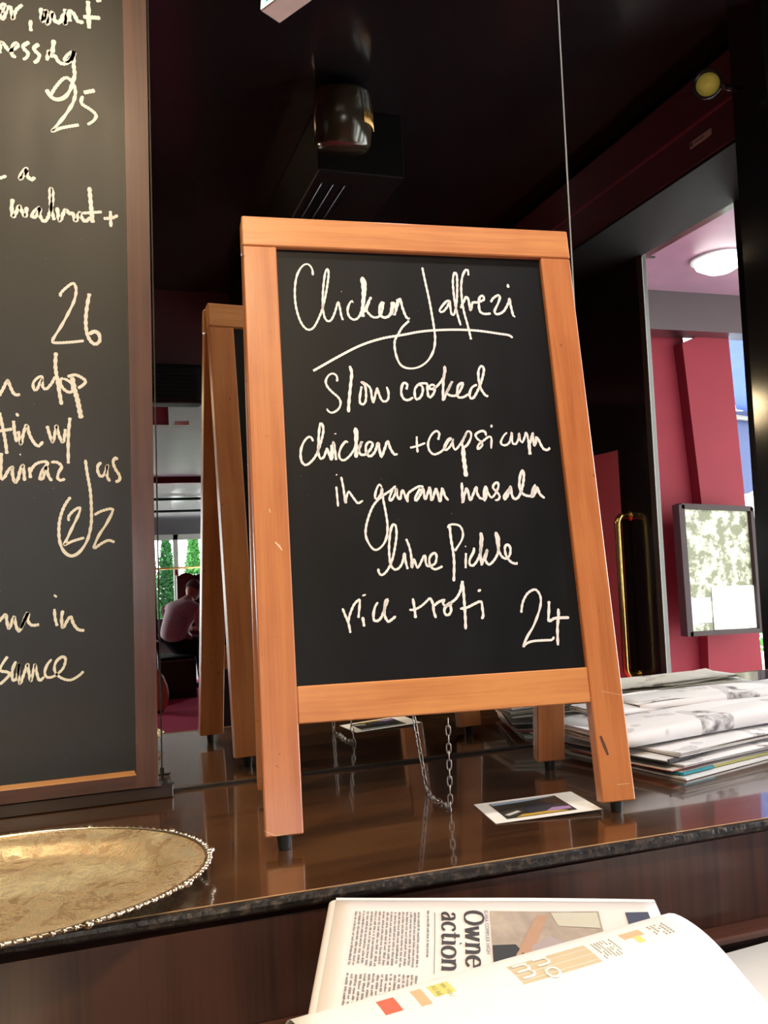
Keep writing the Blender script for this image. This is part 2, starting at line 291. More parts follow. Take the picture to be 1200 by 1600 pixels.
HAND = {'a':{'title':[(24,[-1265,6410,-1267,6483,-1294,6538,-1336,6557,-1393,6520,-1449,6426,-1484,6292,-1497,6124,-1485,5959,-1447,5808,-1394,5720,-1343,5698,-1290,5730,-1233,5827,-1174,5967,-1126,6136,-1087,6320,-1069,6448,-1082,6501,-1111,6446,-1142,6276,-1160,6107,-1164,5968,-1148,5857,-1111,5814,-1071,5832,-1027,5916,-988,6029,-972,6068,-957,6002,-944,5890,-926,5832]),(27,[-927,6209,-922,6206]),(26,[-786,6063,-800,6090,-836,6047,-863,5962,-846,5879,-789,5842,-727,5882,-672,6010,-639,6152,-618,6308,-635,6386,-663,6409]),(42,[-661,6399,-649,6265,-657,6123,-674,5982,-681,5881]),(29,[-657,5940,-610,6054,-557,6147]),(27,[-581,6083,-628,5983,-598,5921,-548,5880,-481,5889,-436,5960,-407,6088]),(32,[-416,6088,-459,6016,-462,5924,-415,5879,-346,5906,-316,5978,-299,6091]),(41,[-285,6092,-291,5925,-250,6022,-215,6130]),(29,[-214,6137,-192,6130,-175,6024,-143,5912,-112,5870,-89,5878]),(26,[123,6569,142,6407,176,6149,198,5921,211,5737,211,5610,182,5469,110,5342,9,5257,-102,5221,-207,5234,-270,5295,-306,5433,-303,5571,-256,5656,-195,5755,-101,5845]),(28,[-1325,5175,-1213,5241,-1000,5366,-731,5508,-460,5603,-189,5657,17,5701,223,5726,500,5740,778,5732,1055,5698,1181,5680,1227,5645]),(26,[444,6128,394,6112,317,6024,300,5981,341,5975,402,6041,447,6121,443,6042,455,5942,491,5957,533,6117,560,6335,566,6481,540,6510,511,6421,504,6260,510,6087,531,5930,558,5799]),(26,[721,6480,720,6553,693,6559,642,6469,611,6322,605,6133,618,5975,646,5818,676,5612]),(30,[579,6031,616,6105,666,6186,692,6136,705,6006,743,6108,807,6115,895,6157,886,6207,842,6184,823,6096,828,5995,884,5961,969,5970]),(29,[984,6123,1018,6175,1087,6221,1113,6200,1084,6119,1022,6001,1053,5961,1143,6004,1220,6123,1240,6182,1245,6094,1266,5949,1290,5928]),(31,[1236,6381,1240,6329])],'second_line':[(25,[-1045,5045,-1044,5110,-1086,5145,-1140,5124,-1180,5053,-1167,4983,-1113,4914,-1049,4854,-1019,4794,-1033,4724,-1079,4675,-1133,4655,-1170,4675,-1187,4706]),(33,[-881,5244,-862,5158,-879,5036,-903,4885,-924,4735,-929,4660]),(26,[-751,4987,-771,4906,-786,4815,-775,4765,-746,4760,-714,4805,-703,4906,-712,4997,-753,5042,-691,5012,-646,4957,-637,4866,-623,4786,-586,4897,-562,4963,-547,4897,-518,4816,-480,4796,-439,4827,-428,4908,-446,4984]),(28,[-204,4949,-188,5013,-226,5036,-257,4989,-270,4897,-241,4828,-186,4817,-127,4851]),(28,[-46,5020,-96,4956,-103,4863,-84,4826,-36,4852,-2,4921,-2,4991,-46,5020,57,5027,60,4945,65,4864,89,4852,139,4911,155,4992,125,5015,89,4992,97,4957,144,4969,205,5016,270,5099,308,5205,304,5252,283,5122,259,4970,248,4818,286,4888,342,4994,384,5059,327,4959,300,4912,343,4877,412,4877,463,4924,517,5019,514,5042,458,5007,434,4924,439,4860,503,4855,576,4896]),(29,[698,5020,631,4984,591,4902,600,4843,642,4855,710,4961,770,5092,806,5223,775,5264,733,5198,726,5068,746,4962,796,4879,831,4874])],'third_line':[(26,[-1372,4305,-1385,4345,-1418,4360,-1471,4311,-1514,4218,-1525,4115,-1506,4045,-1463,4022,-1399,4067,-1339,4147,-1287,4275,-1246,4415,-1247,4497,-1274,4521,-1297,4403,-1310,4263,-1316,4159,-1291,4095,-1250,4123,-1211,4216,-1192,4146,-1164,4082,-1142,4204,-1131,4297,-1121,4204,-1112,4075]),(24,[-1116,4394,-1091,4398]),(22,[-1172,4099,-1158,4262]),(25,[-957,4290,-985,4302,-1040,4238,-1074,4145,-1060,4087,-1015,4074,-943,4132,-880,4225,-844,4342,-844,4437,-871,4467]),(40,[-863,4461,-861,4319,-874,4102]),(29,[-850,4166,-795,4301,-838,4201,-817,4142,-759,4142,-698,4200,-664,4271,-703,4294,-747,4248,-745,4153,-703,4118,-642,4176,-600,4282,-588,4199,-571,4111,-523,4210,-482,4299,-454,4210,-412,4139,-371,4144]),(24,[-214,4218,-118,4240,-22,4276]),(24,[-121,4359,-127,4255,-125,4158]),(25,[141,4313,162,4393,125,4424,61,4374,13,4274,21,4184,71,4134,142,4153,206,4202,264,4292,307,4332,266,4322,215,4242,215,4187,256,4202,312,4272,327,4322,320,4242,345,4191,400,4241,470,4341,517,4417,557,4407,556,4341,502,4250,449,4221,437,4261,457,4311,506,4402]),(47,[447,4221,441,4110,446,3990,450,3851]),(25,[751,4360,741,4411,691,4421,621,4381,631,4330,687,4279,695,4249,660,4209,628,4194,644,4249,710,4299,786,4350,815,4329,808,4258,800,4198]),(27,[836,4503,828,4466]),(25,[1024,4402,975,4358,931,4278,954,4243,999,4243,1048,4286,1087,4402,1079,4322,1086,4260,1116,4251,1158,4304,1181,4392,1181,4312,1209,4277,1242,4330,1272,4401,1287,4329,1293,4214]),(37,[1295,4276,1293,4117]),(30,[1296,4241,1333,4329,1358,4391,1353,4311,1363,4231,1387,4284,1397,4338,1422,4311,1457,4222,1489,4181,1534,4177,1560,4207])],'fourth_line':[(22,[-1129,3760,-1121,3520]),(24,[-1124,3891,-1111,3906]),(24,[-1065,3874,-1046,3733,-1033,3562,-1013,3644,-985,3694,-951,3643,-893,3559,-861,3564,-826,3587]),(25,[-590,3738,-619,3775,-662,3701,-681,3612,-657,3598,-608,3661,-591,3725,-586,3610,-566,3443,-555,3291,-573,3153,-625,3054,-704,3000,-764,3034,-818,3160,-803,3298,-735,3473,-665,3573,-570,3648,-490,3698,-422,3754]),(26,[-464,3710,-509,3608,-493,3576,-443,3645,-418,3722,-412,3632,-382,3593,-348,3701,-321,3643,-294,3563,-281,3655,-205,3712,-138,3743,-86,3736]),(28,[-127,3717,-201,3602,-184,3573,-118,3665,-94,3716,-79,3586,-40,3663,-9,3728,-2,3572,37,3649,68,3707,101,3554,141,3712,166,3620,207,3565]),(29,[389,3781,385,3675,380,3536,409,3630,444,3707,461,3640,476,3562,516,3628,565,3722,569,3649,598,3587,642,3575]),(33,[690,3736,654,3636,655,3558,696,3658]),(25,[691,3725,711,3635,746,3590,796,3634,845,3722,839,3773,797,3757,775,3707,821,3655,850,3599,823,3560,783,3555]),(30,[1000,3708,948,3653,902,3598,910,3564,956,3619,1001,3720,1003,3629,1032,3567,1092,3594,1152,3717,1184,3853,1174,3922,1137,3854,1114,3740,1123,3661,1175,3609,1256,3602,1287,3669,1317,3731,1275,3670,1260,3585,1307,3635,1343,3702,1364,3622,1422,3567])],'fifth_line':[(25,[-699,2782,-694,2734,-666,2707,-628,2724,-578,2781,-526,2884,-485,3024,-455,3174,-459,3281,-485,3297,-520,3229,-551,3064,-558,2915,-546,2810,-504,2764,-450,2784,-407,2849,-377,2950,-369,2848,-353,2762]),(25,[-345,3118,-317,3034,-301,2936,-302,2831,-302,2775,-271,2878,-256,2829,-234,2776,-195,2827,-150,2908,-130,2915,-133,2840,-114,2790,-75,2792,-19,2820,4,2903,-16,2941,-65,2913,-89,2853,-76,2785,-32,2749,23,2762,67,2783]),(24,[166,3232,186,3264,242,3275,317,3253,348,3176,327,3086,231,2956]),(29,[193,3256,196,3098,209,2949,209,2809,186,2598]),(26,[364,2927,343,2747]),(26,[360,3002,371,3009]),(27,[468,2990,459,2940,409,2859,395,2802,426,2772,481,2816,533,2905,564,3003,583,3111,570,3158,555,3045,543,2921,543,2784,580,2862,632,2959,609,2894,595,2836,632,2781,697,2824,757,2914,783,3038,782,3114,756,3161,759,3056,770,2955,797,2879,846,2844,902,2884,919,2967,889,3010,851,2977,858,2877,911,2800,978,2777,989,2797])],'sixth_line':[(25,[-1140,2348,-1109,2256,-1081,2176,-1066,2068]),(25,[-1085,2176,-1065,2261,-1007,2381,-944,2436,-939,2400,-965,2231]),(23,[-905,2478,-863,2491]),(29,[-916,2240,-905,2131]),(28,[-729,2398,-765,2348,-790,2262,-787,2197,-747,2188,-699,2229,-647,2343,-611,2421,-634,2415,-659,2329,-661,2242,-629,2175,-598,2184,-532,2230]),(24,[-371,2295,-309,2294,-217,2337,-113,2422]),(30,[-319,2423,-308,2311,-304,2196]),(28,[-113,2422,-88,2352,-82,2258,-62,2184]),(28,[-76,2326,-19,2366,54,2389,33,2355,57,2320,130,2334,123,2351,94,2335,50,2294,45,2234,83,2211,123,2256,120,2326,113,2343,189,2392,251,2476,289,2601]),(30,[289,2601,292,2483,290,2309,286,2171,279,2038]),(28,[233,2277,324,2290,409,2325,493,2348,503,2256,505,2186,483,2148]),(30,[464,2471,507,2487])],'price':[(26,[975,2196,1006,2314,1070,2412,1142,2456,1189,2457,1229,2398,1233,2310,1193,2192,1109,2033,1023,1920,958,1806,1008,1840,1090,1860,1223,1862,1323,1863,1350,1899]),(31,[1336,2318,1324,2223,1308,2086,1371,2108,1433,2114,1567,2111]),(31,[1442,2224,1434,2130,1406,1999,1388,1794])]},'b':{'first_line':[(41,[-3406,10369,-3341,10423,-3333,10490,-3378,10475,-3400,10356,-3356,10290,-3302,10444,-3262,10465,-3239,10309,-3198,10432,-3118,10525]),(41,[-3017,10330,-3025,10255,-3018,10176]),(52,[-2888,10519,-2874,10338,-2828,10492,-2812,10311,-2749,10475,-2724,10376,-2658,10357,-2601,10484]),(48,[-2584,10554,-2589,10338,-2547,10523,-2479,10504,-2427,10408,-2353,10405]),(52,[-2547,10523,-2530,10385]),(52,[-2291,10714,-2286,10326]),(52,[-2358,10479,-2138,10496]),(42,[-2187,10728,-2118,10750])],'second_line':[(46,[-3410,9820,-3395,9966,-3350,9944,-3287,9874,-3188,9947,-3207,9987,-3253,9930,-3262,9827,-3211,9791]),(45,[-3043,10026,-3116,9964,-3111,9922,-3063,9871,-3080,9810,-3127,9774]),(45,[-2925,10015,-2985,9955,-2973,9913,-2924,9862,-2950,9785,-2996,9749]),(51,[-2737,10102,-2761,9914]),(45,[-2830,9802,-2801,9938,-2776,9868,-2735,9889,-2684,9808,-2617,9788,-2536,9844,-2492,9968,-2560,9929,-2609,9848,-2569,9832,-2507,9907,-2485,9984,-2496,9805,-2486,9659,-2508,9568,-2545,9445,-2615,9334,-2709,9285,-2788,9311,-2846,9406])],'price':[(40,[-2788,9341,-2732,9450,-2622,9589,-2542,9578,-2484,9453,-2508,9289,-2607,9101,-2717,8942,-2785,8846,-2665,8904,-2449,8970]),(50,[-2377,9423,-2233,9472]),(40,[-2391,9377,-2408,9272,-2294,9198,-2228,9132,-2257,9055,-2340,8986])],'third_line':[(38,[-3449,8137,-3358,8182]),(44,[-3092,8294,-3124,8305,-3178,8228,-3192,8153,-3126,8248,-3112,8292,-3107,8207,-3049,8162,-3016,8201])],'fourth_line':[(44,[-3288,7883,-3303,7761,-3286,7643,-3226,7768,-3212,7798,-3169,7702,-3138,7662,-3122,7791]),(41,[-2959,7806,-3032,7742,-3060,7669,-3008,7673,-2960,7791,-2962,7691,-2918,7616,-2864,7671,-2807,7876,-2801,8035,-2823,8069,-2832,7946,-2816,7761,-2786,7641]),(44,[-2749,7817,-2720,7639,-2650,7789,-2598,7743,-2558,7754,-2521,7649,-2471,7769,-2446,7705,-2400,7659,-2331,7715]),(48,[-2337,8130,-2326,7919,-2306,7644]),(36,[-2437,7764,-2186,7803]),(38,[-2168,7714,-2059,7730,-1982,7773]),(38,[-2077,7824,-2076,7605])],'second_price':[(33,[-2726,6619,-2734,6658,-2663,6742,-2573,6807,-2538,6729,-2565,6578,-2643,6404,-2739,6220,-2844,6038,-2818,6004,-2652,6015,-2457,6043]),(41,[-2371,6683,-2403,6526,-2426,6344,-2421,6174,-2382,6055,-2317,6003,-2260,6050,-2267,6140,-2322,6173,-2389,6135])],'fifth_line':[(36,[-3500,5291,-3448,5391,-3396,5492,-3367,5415,-3328,5327,-3288,5306,-3252,5320]),(34,[-2977,5513,-2986,5557,-3038,5534,-3091,5465,-3082,5376,-3052,5377,-2987,5512,-2979,5423,-2938,5390,-2874,5459,-2820,5550,-2779,5517]),(42,[-2807,5877,-2817,5685,-2791,5461,-2753,5186]),(36,[-2726,5541,-2764,5506,-2740,5417,-2668,5356,-2615,5374,-2623,5464,-2685,5519,-2727,5530]),(54,[-2616,5555,-2593,5408,-2554,5240,-2516,5009]),(36,[-2673,5559,-2567,5584,-2452,5513,-2480,5456,-2545,5409])],'sixth_line':[(36,[-3502,5080,-3465,4884,-3436,4688,-3423,4545]),(36,[-3507,4839,-3351,4866]),(36,[-3337,4974,-3327,4831,-3305,4697]),(32,[-3302,5073,-3278,5028]),(36,[-3282,4840,-3256,4670,-3221,4813,-3181,4917,-3147,4786,-3091,4679,-3042,4647,-2990,4706]),(36,[-2936,4909,-2905,4787,-2873,4697,-2845,4796,-2822,4914,-2795,4787,-2746,4697,-2713,4870]),(36,[-2654,5020,-2681,4760,-2689,4415])],'seventh_line':[(36,[-3488,4559,-3495,4403,-3502,4235,-3461,4243,-3411,4332,-3361,4376,-3363,4287,-3336,4180,-3298,4224,-3272,4330,-3237,4401,-3227,4312,-3221,4196]),(36,[-3272,4534,-3259,4540]),(36,[-3159,4374,-3150,4231]),(34,[-3152,4311,-3097,4400,-3013,4440,-2938,4426,-3016,4310,-3038,4220,-3001,4229,-2956,4372,-2933,4255,-2893,4191]),(34,[-2900,4435,-2828,4434,-2771,4379,-2806,4307,-2824,4235,-2792,4199,-2732,4216]),(34,[-2478,4464,-2459,4284,-2427,4054,-2419,3804,-2429,3606,-2481,3409,-2578,3264,-2681,3214,-2772,3282,-2819,3421,-2820,3617,-2789,3764,-2740,3881,-2672,3979]),(34,[-2280,4428,-2324,4383,-2326,4303,-2290,4242,-2241,4281,-2205,4392,-2213,4251,-2177,4175]),(34,[-2074,4462,-2102,4487,-2132,4432,-2106,4341,-2055,4249,-2062,4189,-2110,4169])],'third_price':[(32,[-2698,3668,-2702,3722,-2639,3800,-2564,3838,-2575,3759,-2654,3593,-2741,3408,-2761,3360,-2658,3405,-2517,3445]),(32,[-2383,3739,-2282,3791,-2154,3803,-2230,3630,-2338,3464,-2399,3307,-2303,3363,-2217,3400,-2141,3372])],'eighth_line':[(34,[-3554,2424,-3478,2510,-3466,2429,-3440,2331,-3381,2473,-3364,2382,-3328,2289,-3275,2376,-3216,2519,-3255,2445,-3304,2327,-3216,2504,-3218,2413,-3172,2354,-3086,2358]),(32,[-2901,2545,-2894,2422,-2872,2324]),(30,[-2902,2725,-2869,2692]),(35,[-2800,2519,-2817,2418,-2805,2299,-2750,2383,-2705,2431,-2674,2337,-2617,2261,-2544,2246])],'ninth_line':[(34,[-3465,1982,-3527,1892,-3556,1815,-3473,1788,-3446,1756,-3503,1691,-3564,1641]),(32,[-3369,1915,-3408,1823,-3419,1724,-3401,1677,-3363,1709,-3327,1886,-3343,1777,-3328,1631,-3278,1752,-3234,1869,-3222,1767,-3201,1655,-3170,1763,-3145,1857,-3128,1750,-3097,1651,-3044,1692]),(30,[-2949,1907,-3003,1840,-3033,1752,-3015,1690,-2958,1680,-2891,1710,-2812,1785,-2781,1894,-2819,1928,-2887,1882,-2917,1803,-2900,1721,-2825,1653,-2729,1625,-2631,1668,-2567,1724])]}}
# ================================================================== STRUCTURE
FL = -1.05; CE = 1.95
SIDEX = 2.09
def struct(name, lo, hi, mat, bev=0):
    return tag(box(name, lo, hi, M_[mat], None, bev), kind='structure')
struct('floor', (-3.4, -9.6, FL-.1), (2.09, .3, FL), 'carpet')
struct('floor_terrace', (-6, -22, FL-.12), (12, -9.6, FL-.01), 'white')
struct('floor_porch', (2.09, -9.6, FL-.12), (12, .3, FL-.01), 'white')
struct('ceiling', (-3.4, -4.0, CE), (2.09, .3, CE+.1), 'blackceil')
struct('wall_back', (-3.4, .0085, FL), (2.09, .2, CE), 'maroondark')
struct('wall_left', (-3.5, -9.6, FL), (-3.4, .2, CE), 'maroondark')
# the side wall with the shop door and a side window nearer the mirror
struct('wall_right', (SIDEX, -1.41, FL), (SIDEX+.1, -1.29, CE), 'black')
struct('wall_light_block', (.44, -4.40, FL), (2.09, -4.25, 1.36), 'blackmat')  # unseen slab added to keep far window light off shelf and board
struct('wall_right_sill', (SIDEX, -1.29, FL), (SIDEX+.1, -.03, -.30), 'maroon')
struct('wall_right_head', (SIDEX, -1.29, 1.40), (SIDEX+.1, -.03, CE), 'maroon')
struct('wall_right_corner', (SIDEX, -.03, FL), (SIDEX+.1, .2, CE), 'maroon')
struct('wall_right_lintel', (SIDEX, -3.2, 1.62), (SIDEX+.1, -1.41, CE), 'maroondark')
struct('wall_right_far', (SIDEX, -9.6, FL), (SIDEX+.1, -3.2, CE), 'maroon')
struct('trim_side_bulkhead', (1.75, -4.0, 1.60), (SIDEX, -.965, 1.90), 'maroon', .004)
struct('trim_soffit', (1.752, -4.0, 1.588), (SIDEX, -.965, 1.60), 'blackmat')
struct('wall_right_pier', (1.72, -.965, FL), (SIDEX, -.82, CE), 'black')
struct('trim_bulkhead_lip', (1.742, -4.0, 1.735), (1.75, -.965, 1.742), 'redtrim')
struct('trim_cross_bulkhead', (-3.4, -4.16, 1.45), (2.09, -4.0, CE), 'maroon')
# lower glossy ceiling deeper in the room, red beam, glazed end
struct('ceiling_lower', (-3.4, -9.15, 1.36), (2.09, -4.16, 1.46), 'mauve')
struct('trim_red_beam', (-3.4, -9.28, 1.29), (2.09, -9.15, 1.40), 'redtrim')
struct('trim_soffit_beam', (-3.4, -4.75, 1.24), (.245, -4.6, 1.36), 'redtrim')

struct('wall_far_sill', (-3.4, -11.62, FL), (3.4, -11.40, -.40), 'maroondark')
# ---- end window wall: frame, panes, brass rail
win = tag(empty('window_1', (0, -11.5, FL)), kind='structure')
WY = -11.5
fr = bmesh.new()
for x in [-2.4, -1.3, -.2, .86, 1.95, 3.0]:
    add_box(fr, (x-.035, WY-.03, FL), (x+.035, WY+.03, .78), .004)
add_box(fr, (-3.4, WY-.03, .70), (3.4, WY+.03, .78), .004); add_box(fr, (-3.4, WY-.03, FL), (3.4, WY+.03, FL+.10), .004)
bm_obj('window_frame', fr, M_['greytrim'], win)
gl, nt, b = base('window_glass', (1, 1, 1, 1), .0); b.inputs['Transmission Weight'].default_value = 1; b.inputs['IOR'].default_value = 1.02
for x0, x1 in zip([-2.4, -1.3, -.2, .86, 1.95], [-1.3, -.2, .86, 1.95, 3.0]):
    bm = bmesh.new(); add_box(bm, (x0+.045, WY-.003, FL+.10), (x1-.045, WY+.003, .70)); bm_obj('pane', bm, gl, win)
rail = tag(empty('brass_rail', (0, -11.2, .28), 'thin polished brass rail crossing the end windows, seen in the mirror', 'rail'))
bm = bmesh.new(); add_tube(bm, [(-3.3, -11.2, .30), (3.3, -11.2, .30)], .016, 8); bm_obj('rail_tube', bm, M_['brass'], rail, smooth=True)
for x in (-2.4, -.2, 1.95):
    bm = bmesh.new(); add_tube(bm, [(x, -11.2, FL), (x, -11.2, .30)], .012, 8); bm_obj('post', bm, M_['brass'], rail, smooth=True)
# awning outside the end wall: pale cloth, dark scalloped valance
aw = empty('terrace_awning', (0, -10.4, 1.3), 'pale cloth awning with dark scalloped valance over the end windows', 'awning')
M_['awncloth'] = plain('pale_awning_cloth', (.26, .24, .25, 1), .5, var=.15, scale=3, coat=.3)
M_['valance'] = plain('charcoal_valance', (.045, .04, .045, 1), .6)
bm = bmesh.new()
xs = [-3.4+.1*i for i in range(69)]
def yz(t): return (-9.3 - 3.3*t, 1.36 - .26*t - .05*math.sin(t*math.pi))
for i in range(len(xs)-1):
    for k in range(8):
        q = [bm.verts.new((x, yz(t)[0], yz(t)[1])) for x, t in ((xs[i], k/8), (xs[i+1], k/8), (xs[i+1], (k+1)/8), (xs[i], (k+1)/8))]
        bm.faces.new(q)
bmesh.ops.remove_doubles(bm, verts=bm.verts, dist=1e-5)
o = bm_obj('canopy_cloth', bm, M_['awncloth'], aw, smooth=True); sm = o.modifiers.new('s', 'SOLIDIFY'); sm.thickness = .01
bm = bmesh.new(); top = []; bot = []
for i in range(0, 341):
    x = -3.4+.02*i; ph = (x % .30)/.30
    top.append((x, -12.62, 1.12)); bot.append((x, -12.62, .80 - .06*math.sin(ph*math.pi)))
for i in range(340):
    bm.faces.new([bm.verts.new(p) for p in (top[i], top[i+1], bot[i+1], bot[i])])
bmesh.ops.remove_doubles(bm, verts=bm.verts, dist=1e-5)
o = bm_obj('valance', bm, M_['valance'], aw); sm = o.modifiers.new('s', 'SOLIDIFY'); sm.thickness = .006
for yy in (-10.4, -11.5):
    bm = bmesh.new(); t = (-9.3-yy)/3.3; add_tube(bm, [(-3.4, yy, yz(t)[1]-.03), (3.4, yy, yz(t)[1]-.03)], .02, 6); bm_obj('rib', bm, M_['blackmat'], aw)
for x in (-2.0, .3, 2.6):
    bm = bmesh.new(); add_tube(bm, [(x, -12.55, FL), (x, -12.55, 1.1)], .04, 8); bm_obj('post', bm, M_['greytrim'], aw, smooth=True)

# ---- foliage
def leaf_cloud(name, centre, rx, rz, n, mat, ls, label, cat, group, shape='cone', parent=None):
    root = empty(name, (centre[0], centre[1], FL-.01), label, cat, group)
    bm = bmesh.new(); rnd = random.Random(hash(name) % 1000 + int(centre[0]*100))
    rnd = random.Random(int(abs(centre[0])*977+abs(centre[1])*131))
    for i in range(n):
        h = rnd.random(); a = rnd.random()*2*math.pi
        if shape == 'cone': rr = rx*(1-h)**.55*(.55+.45*rnd.random())*min(1, h*6+.4)
        else: rr = rx*math.sqrt(max(.02, 1-(2*h-1)**2))*(.6+.4*rnd.random())
        rr *= 1+.22*math.sin(a*3+h*9)
        p = Vector((centre[0]+rr*math.cos(a), centre[1]+rr*math.sin(a), FL+.05+h*rz))
        u = Vector((rnd.uniform(-1, 1), rnd.uniform(-1, 1), rnd.uniform(-.3, 1))).normalized(); v = u.orthogonal().normalized()
        s = ls*rnd.uniform(.6, 1.3)
        q = [bm.verts.new(p+u*s), bm.verts.new(p+v*s*.5), bm.verts.new(p-u*s), bm.verts.new(p-v*s*.5)]
        bm.faces.new(q)
    bm_obj('foliage', bm, mat, root)
    bm = bmesh.new(); add_tube(bm, [(centre[0], centre[1], FL-.02), (centre[0]+.02, centre[1], FL+rz*.6)], [.06, .03], 7); bm_obj('trunk', bm, M_['framewood'], root)
    return root
for i, (x, y, rx, rz) in enumerate([(-.9, -14.4, .40, 2.1), (.66, -14.3, .19, 1.75), (.95, -14.5, .21, 1.98), (1.36, -14.0, .22, 2.0), (1.80, -14.5, .21, 1.97), (2.3, -14.3, .3, 2.0)]):
    lab = ['wide conifer beyond the end windows, hidden behind the menu board', 'dark conifer beyond the end windows, touching the menu board edge', 'narrow dark conifer just left of the grey window post, in the mirror',
           'bright green conifer just right of the grey window post, in the mirror', 'conifer partly behind the mirrored board leg, above the red chair', 'conifer beyond the end windows, hidden behind the A-frame board'][i]
    leaf_cloud('conifer', (x, y), rx, rz, 3600, M_['leaf'] if i % 2 else M_['leafdark'], .042, lab, 'tree', 'conifers beyond the end windows')
# ================================================================== BACK BAR SHELF
bar = empty('back_bar', (0, -.43, FL), 'dark lacquered wooden back bar shelf with worn black edge and panelled front', 'counter')
EY = lambda x: -.431 - .0213*x
X0, X1 = -2.2, 2.05
prism('shelf_top', [(X0, EY(X0), -.004), (X1, EY(X1), -.004), (X1, 0.0, -.004), (X0, 0.0, -.004)], (0, 0, .004), M_['shelfwood'], bar)
bm = bmesh.new()  # nosing: a thick worn half round edge
prof = [(0, 0), (-.003, -.0015), (-.0042, -.005), (-.0034, -.0095), (0, -.0125), (.012, -.013), (.012, -.004)]
n = 90; cols = []
for i in range(n+1):
    x = X0+(X1-X0)*i/n; cols.append([bm.verts.new((x, EY(x)+a+.0004*math.sin(i*2.1), z-.0005)) for a, z in prof])
for i in range(n):
    for k in range(len(prof)-1): bm.faces.new((cols[i][k], cols[i][k+1], cols[i+1][k+1], cols[i+1][k]))
bmesh.ops.recalc_face_normals(bm, faces=bm.faces)
m, nt, b = base('worn_black_nosing', (.02, .018, .017, 1), .35, spec=.5); nn = noise_n(nt, 130, (1, 1, 1), 3)
nt.links.new(mixcol(nt, ramp(nt, nn, [(.5, 0), (.75, 1)]), (.012, .010, .009, 1), (.10, .075, .06, 1)), b.inputs['Base Color']); bump(nt, b, nn, .8, .002)
bm_obj('edge_strip', bm, m, bar)
# thin bare-wood line along the arris
prism('edge_line', [(X0, EY(X0), .0001), (X1, EY(X1), .0001), (X1, EY(X1)+.0016, .0001), (X0, EY(X0)+.0016, .0001)], (0, 0, .0006), plain('rubbed_bare_edge', (.42, .26, .14, 1), .4, var=.5, scale=90), bar)
pan = box('front_panel', (X0, -.423, -.50), (X1, -.40, -.02), M_['panelwood'], bar)
box('carcase', (X0, -.40, FL), (X1, 0.0, -.005), M_['ledge'], bar)
box('base_moulding', (X0, -.452, -.118), (X1, -.423, -.110), M_['framerail'], bar, .002)
ctr = empty('lower_counter', (0, -.8, FL), 'dark wooden lower counter in front of the back bar, newspapers heaped on it', 'counter')
box('counter_top', (X0, -1.02, -.150), (1.6, -.425, -.135), M_['shelfwood'], ctr, .002)
box('counter_body', (X0, -.95, FL), (1.5, -.50, -.150), M_['panelwood'], ctr)

# ================================================================== MIRROR
mir = tag(empty('wall_mirror', (0, 0, 0), 'tall dark-tinted wall mirror in panels behind the back bar shelf', 'mirror'))
def mpanel(x0b, x0t, x1b, x1t):
    bm = bmesh.new()
    add_prism(bm, [(x0b, 0, .0), (x1b, 0, .0), (x1t, 0, CE-.01), (x0t, 0, CE-.01)], Vector((0, .006, 0)))
    bmesh.ops.recalc_face_normals(bm, faces=bm.faces)
    o = bm_obj('mirror_panel', bm, None, mir); o.data.materials.append(M_['mirror']); o.data.materials.append(M_['glassedge'])
    for p in o.data.polygons:
        if abs(p.normal.y) < .5: p.material_index = 1
mpanel(-2.2, -2.2, -.1615, -.139)
mpanel(-.1600, -.1375, .5100, .5160)
mpanel(.5115, .5175, 2.085, 2.085)
box('bottom_channel', (-2.2, -.0045, .0), (2.085, -.0002, .0035), M_['darkmetal'], mir)
bm = bmesh.new(); add_prism(bm, [(.5098, -.0006, .003), (.5120, -.0006, .003), (.5181, -.0006, CE-.01), (.5159, -.0006, CE-.01)], Vector((0, .0005, 0))); bm_obj('panel_seam', bm, M_['glassedge'], mir)
bm = bmesh.new(); add_prism(bm, [(-.1618, -.0006, .02), (-.1602, -.0006, .02), (-.1377, -.0006, CE-.01), (-.1393, -.0006, CE-.01)], Vector((0, .0005, 0))); bm_obj('panel_seam', bm, M_['darkmetal'], mir)

# ================================================================== MENU BOARD ON THE LEFT
mb = empty('menu_board', (-.5, -.03, 0), 'tall wall chalkboard menu in a reddish wooden frame, cut off at the left', 'chalkboard')
YB = -.028
# leaning slightly: the right stile runs from the shelf up and a little to the right
ztop = 1.45
tl = lambda xb, z: xb + .0142*z     # tilt
prism('chalkboard_panel', [(-.80, YB, .028), (-.189, YB, .028), (tl(-.175, ztop), YB, ztop-.02), (-.80, YB, ztop-.02)], (0, .006, 0), M_['slate2'], mb)
cp = [o for o in bpy.data.objects if o.name == 'chalkboard_panel'][0]
prism('right_stile', [(-.1955, YB-.010, .018), (-.1683, YB-.010, .018), (-.1480, YB-.010, ztop), (-.1805, YB-.010, ztop)], (0, .030, 0), M_['framewood'], mb)
prism('left_stile', [(-.83, YB-.010, .018), (-.795, YB-.010, .018), (-.785, YB-.010, ztop), (-.82, YB-.010, ztop)], (0, .030, 0), M_['framewood'], mb)
box('top_rail', (-.80, YB-.009, ztop-.03), (-.178, YB+.018, ztop), M_['framerail'], mb)
box('bottom_rail', (-.796, YB-.009, .018), (-.195, YB+.018, .0345), M_['framerail'], mb)
prism('lit_bevel', [(-.796, YB-.009, .0345), (-.1957, YB-.009, .0345), (-.1975, YB-.0005, .0385), (-.796, YB-.0005, .0385)], (0, .0008, .0008), plain('lit_bevel_wood', (.42, .20, .075, 1), .4), mb)  # golden colour stands for light caught along the bevel
box('base_ledge', (-.86, -.0345, 0.0005), (-.1495, -.0005, .0165), M_['ledge'], mb, .001)
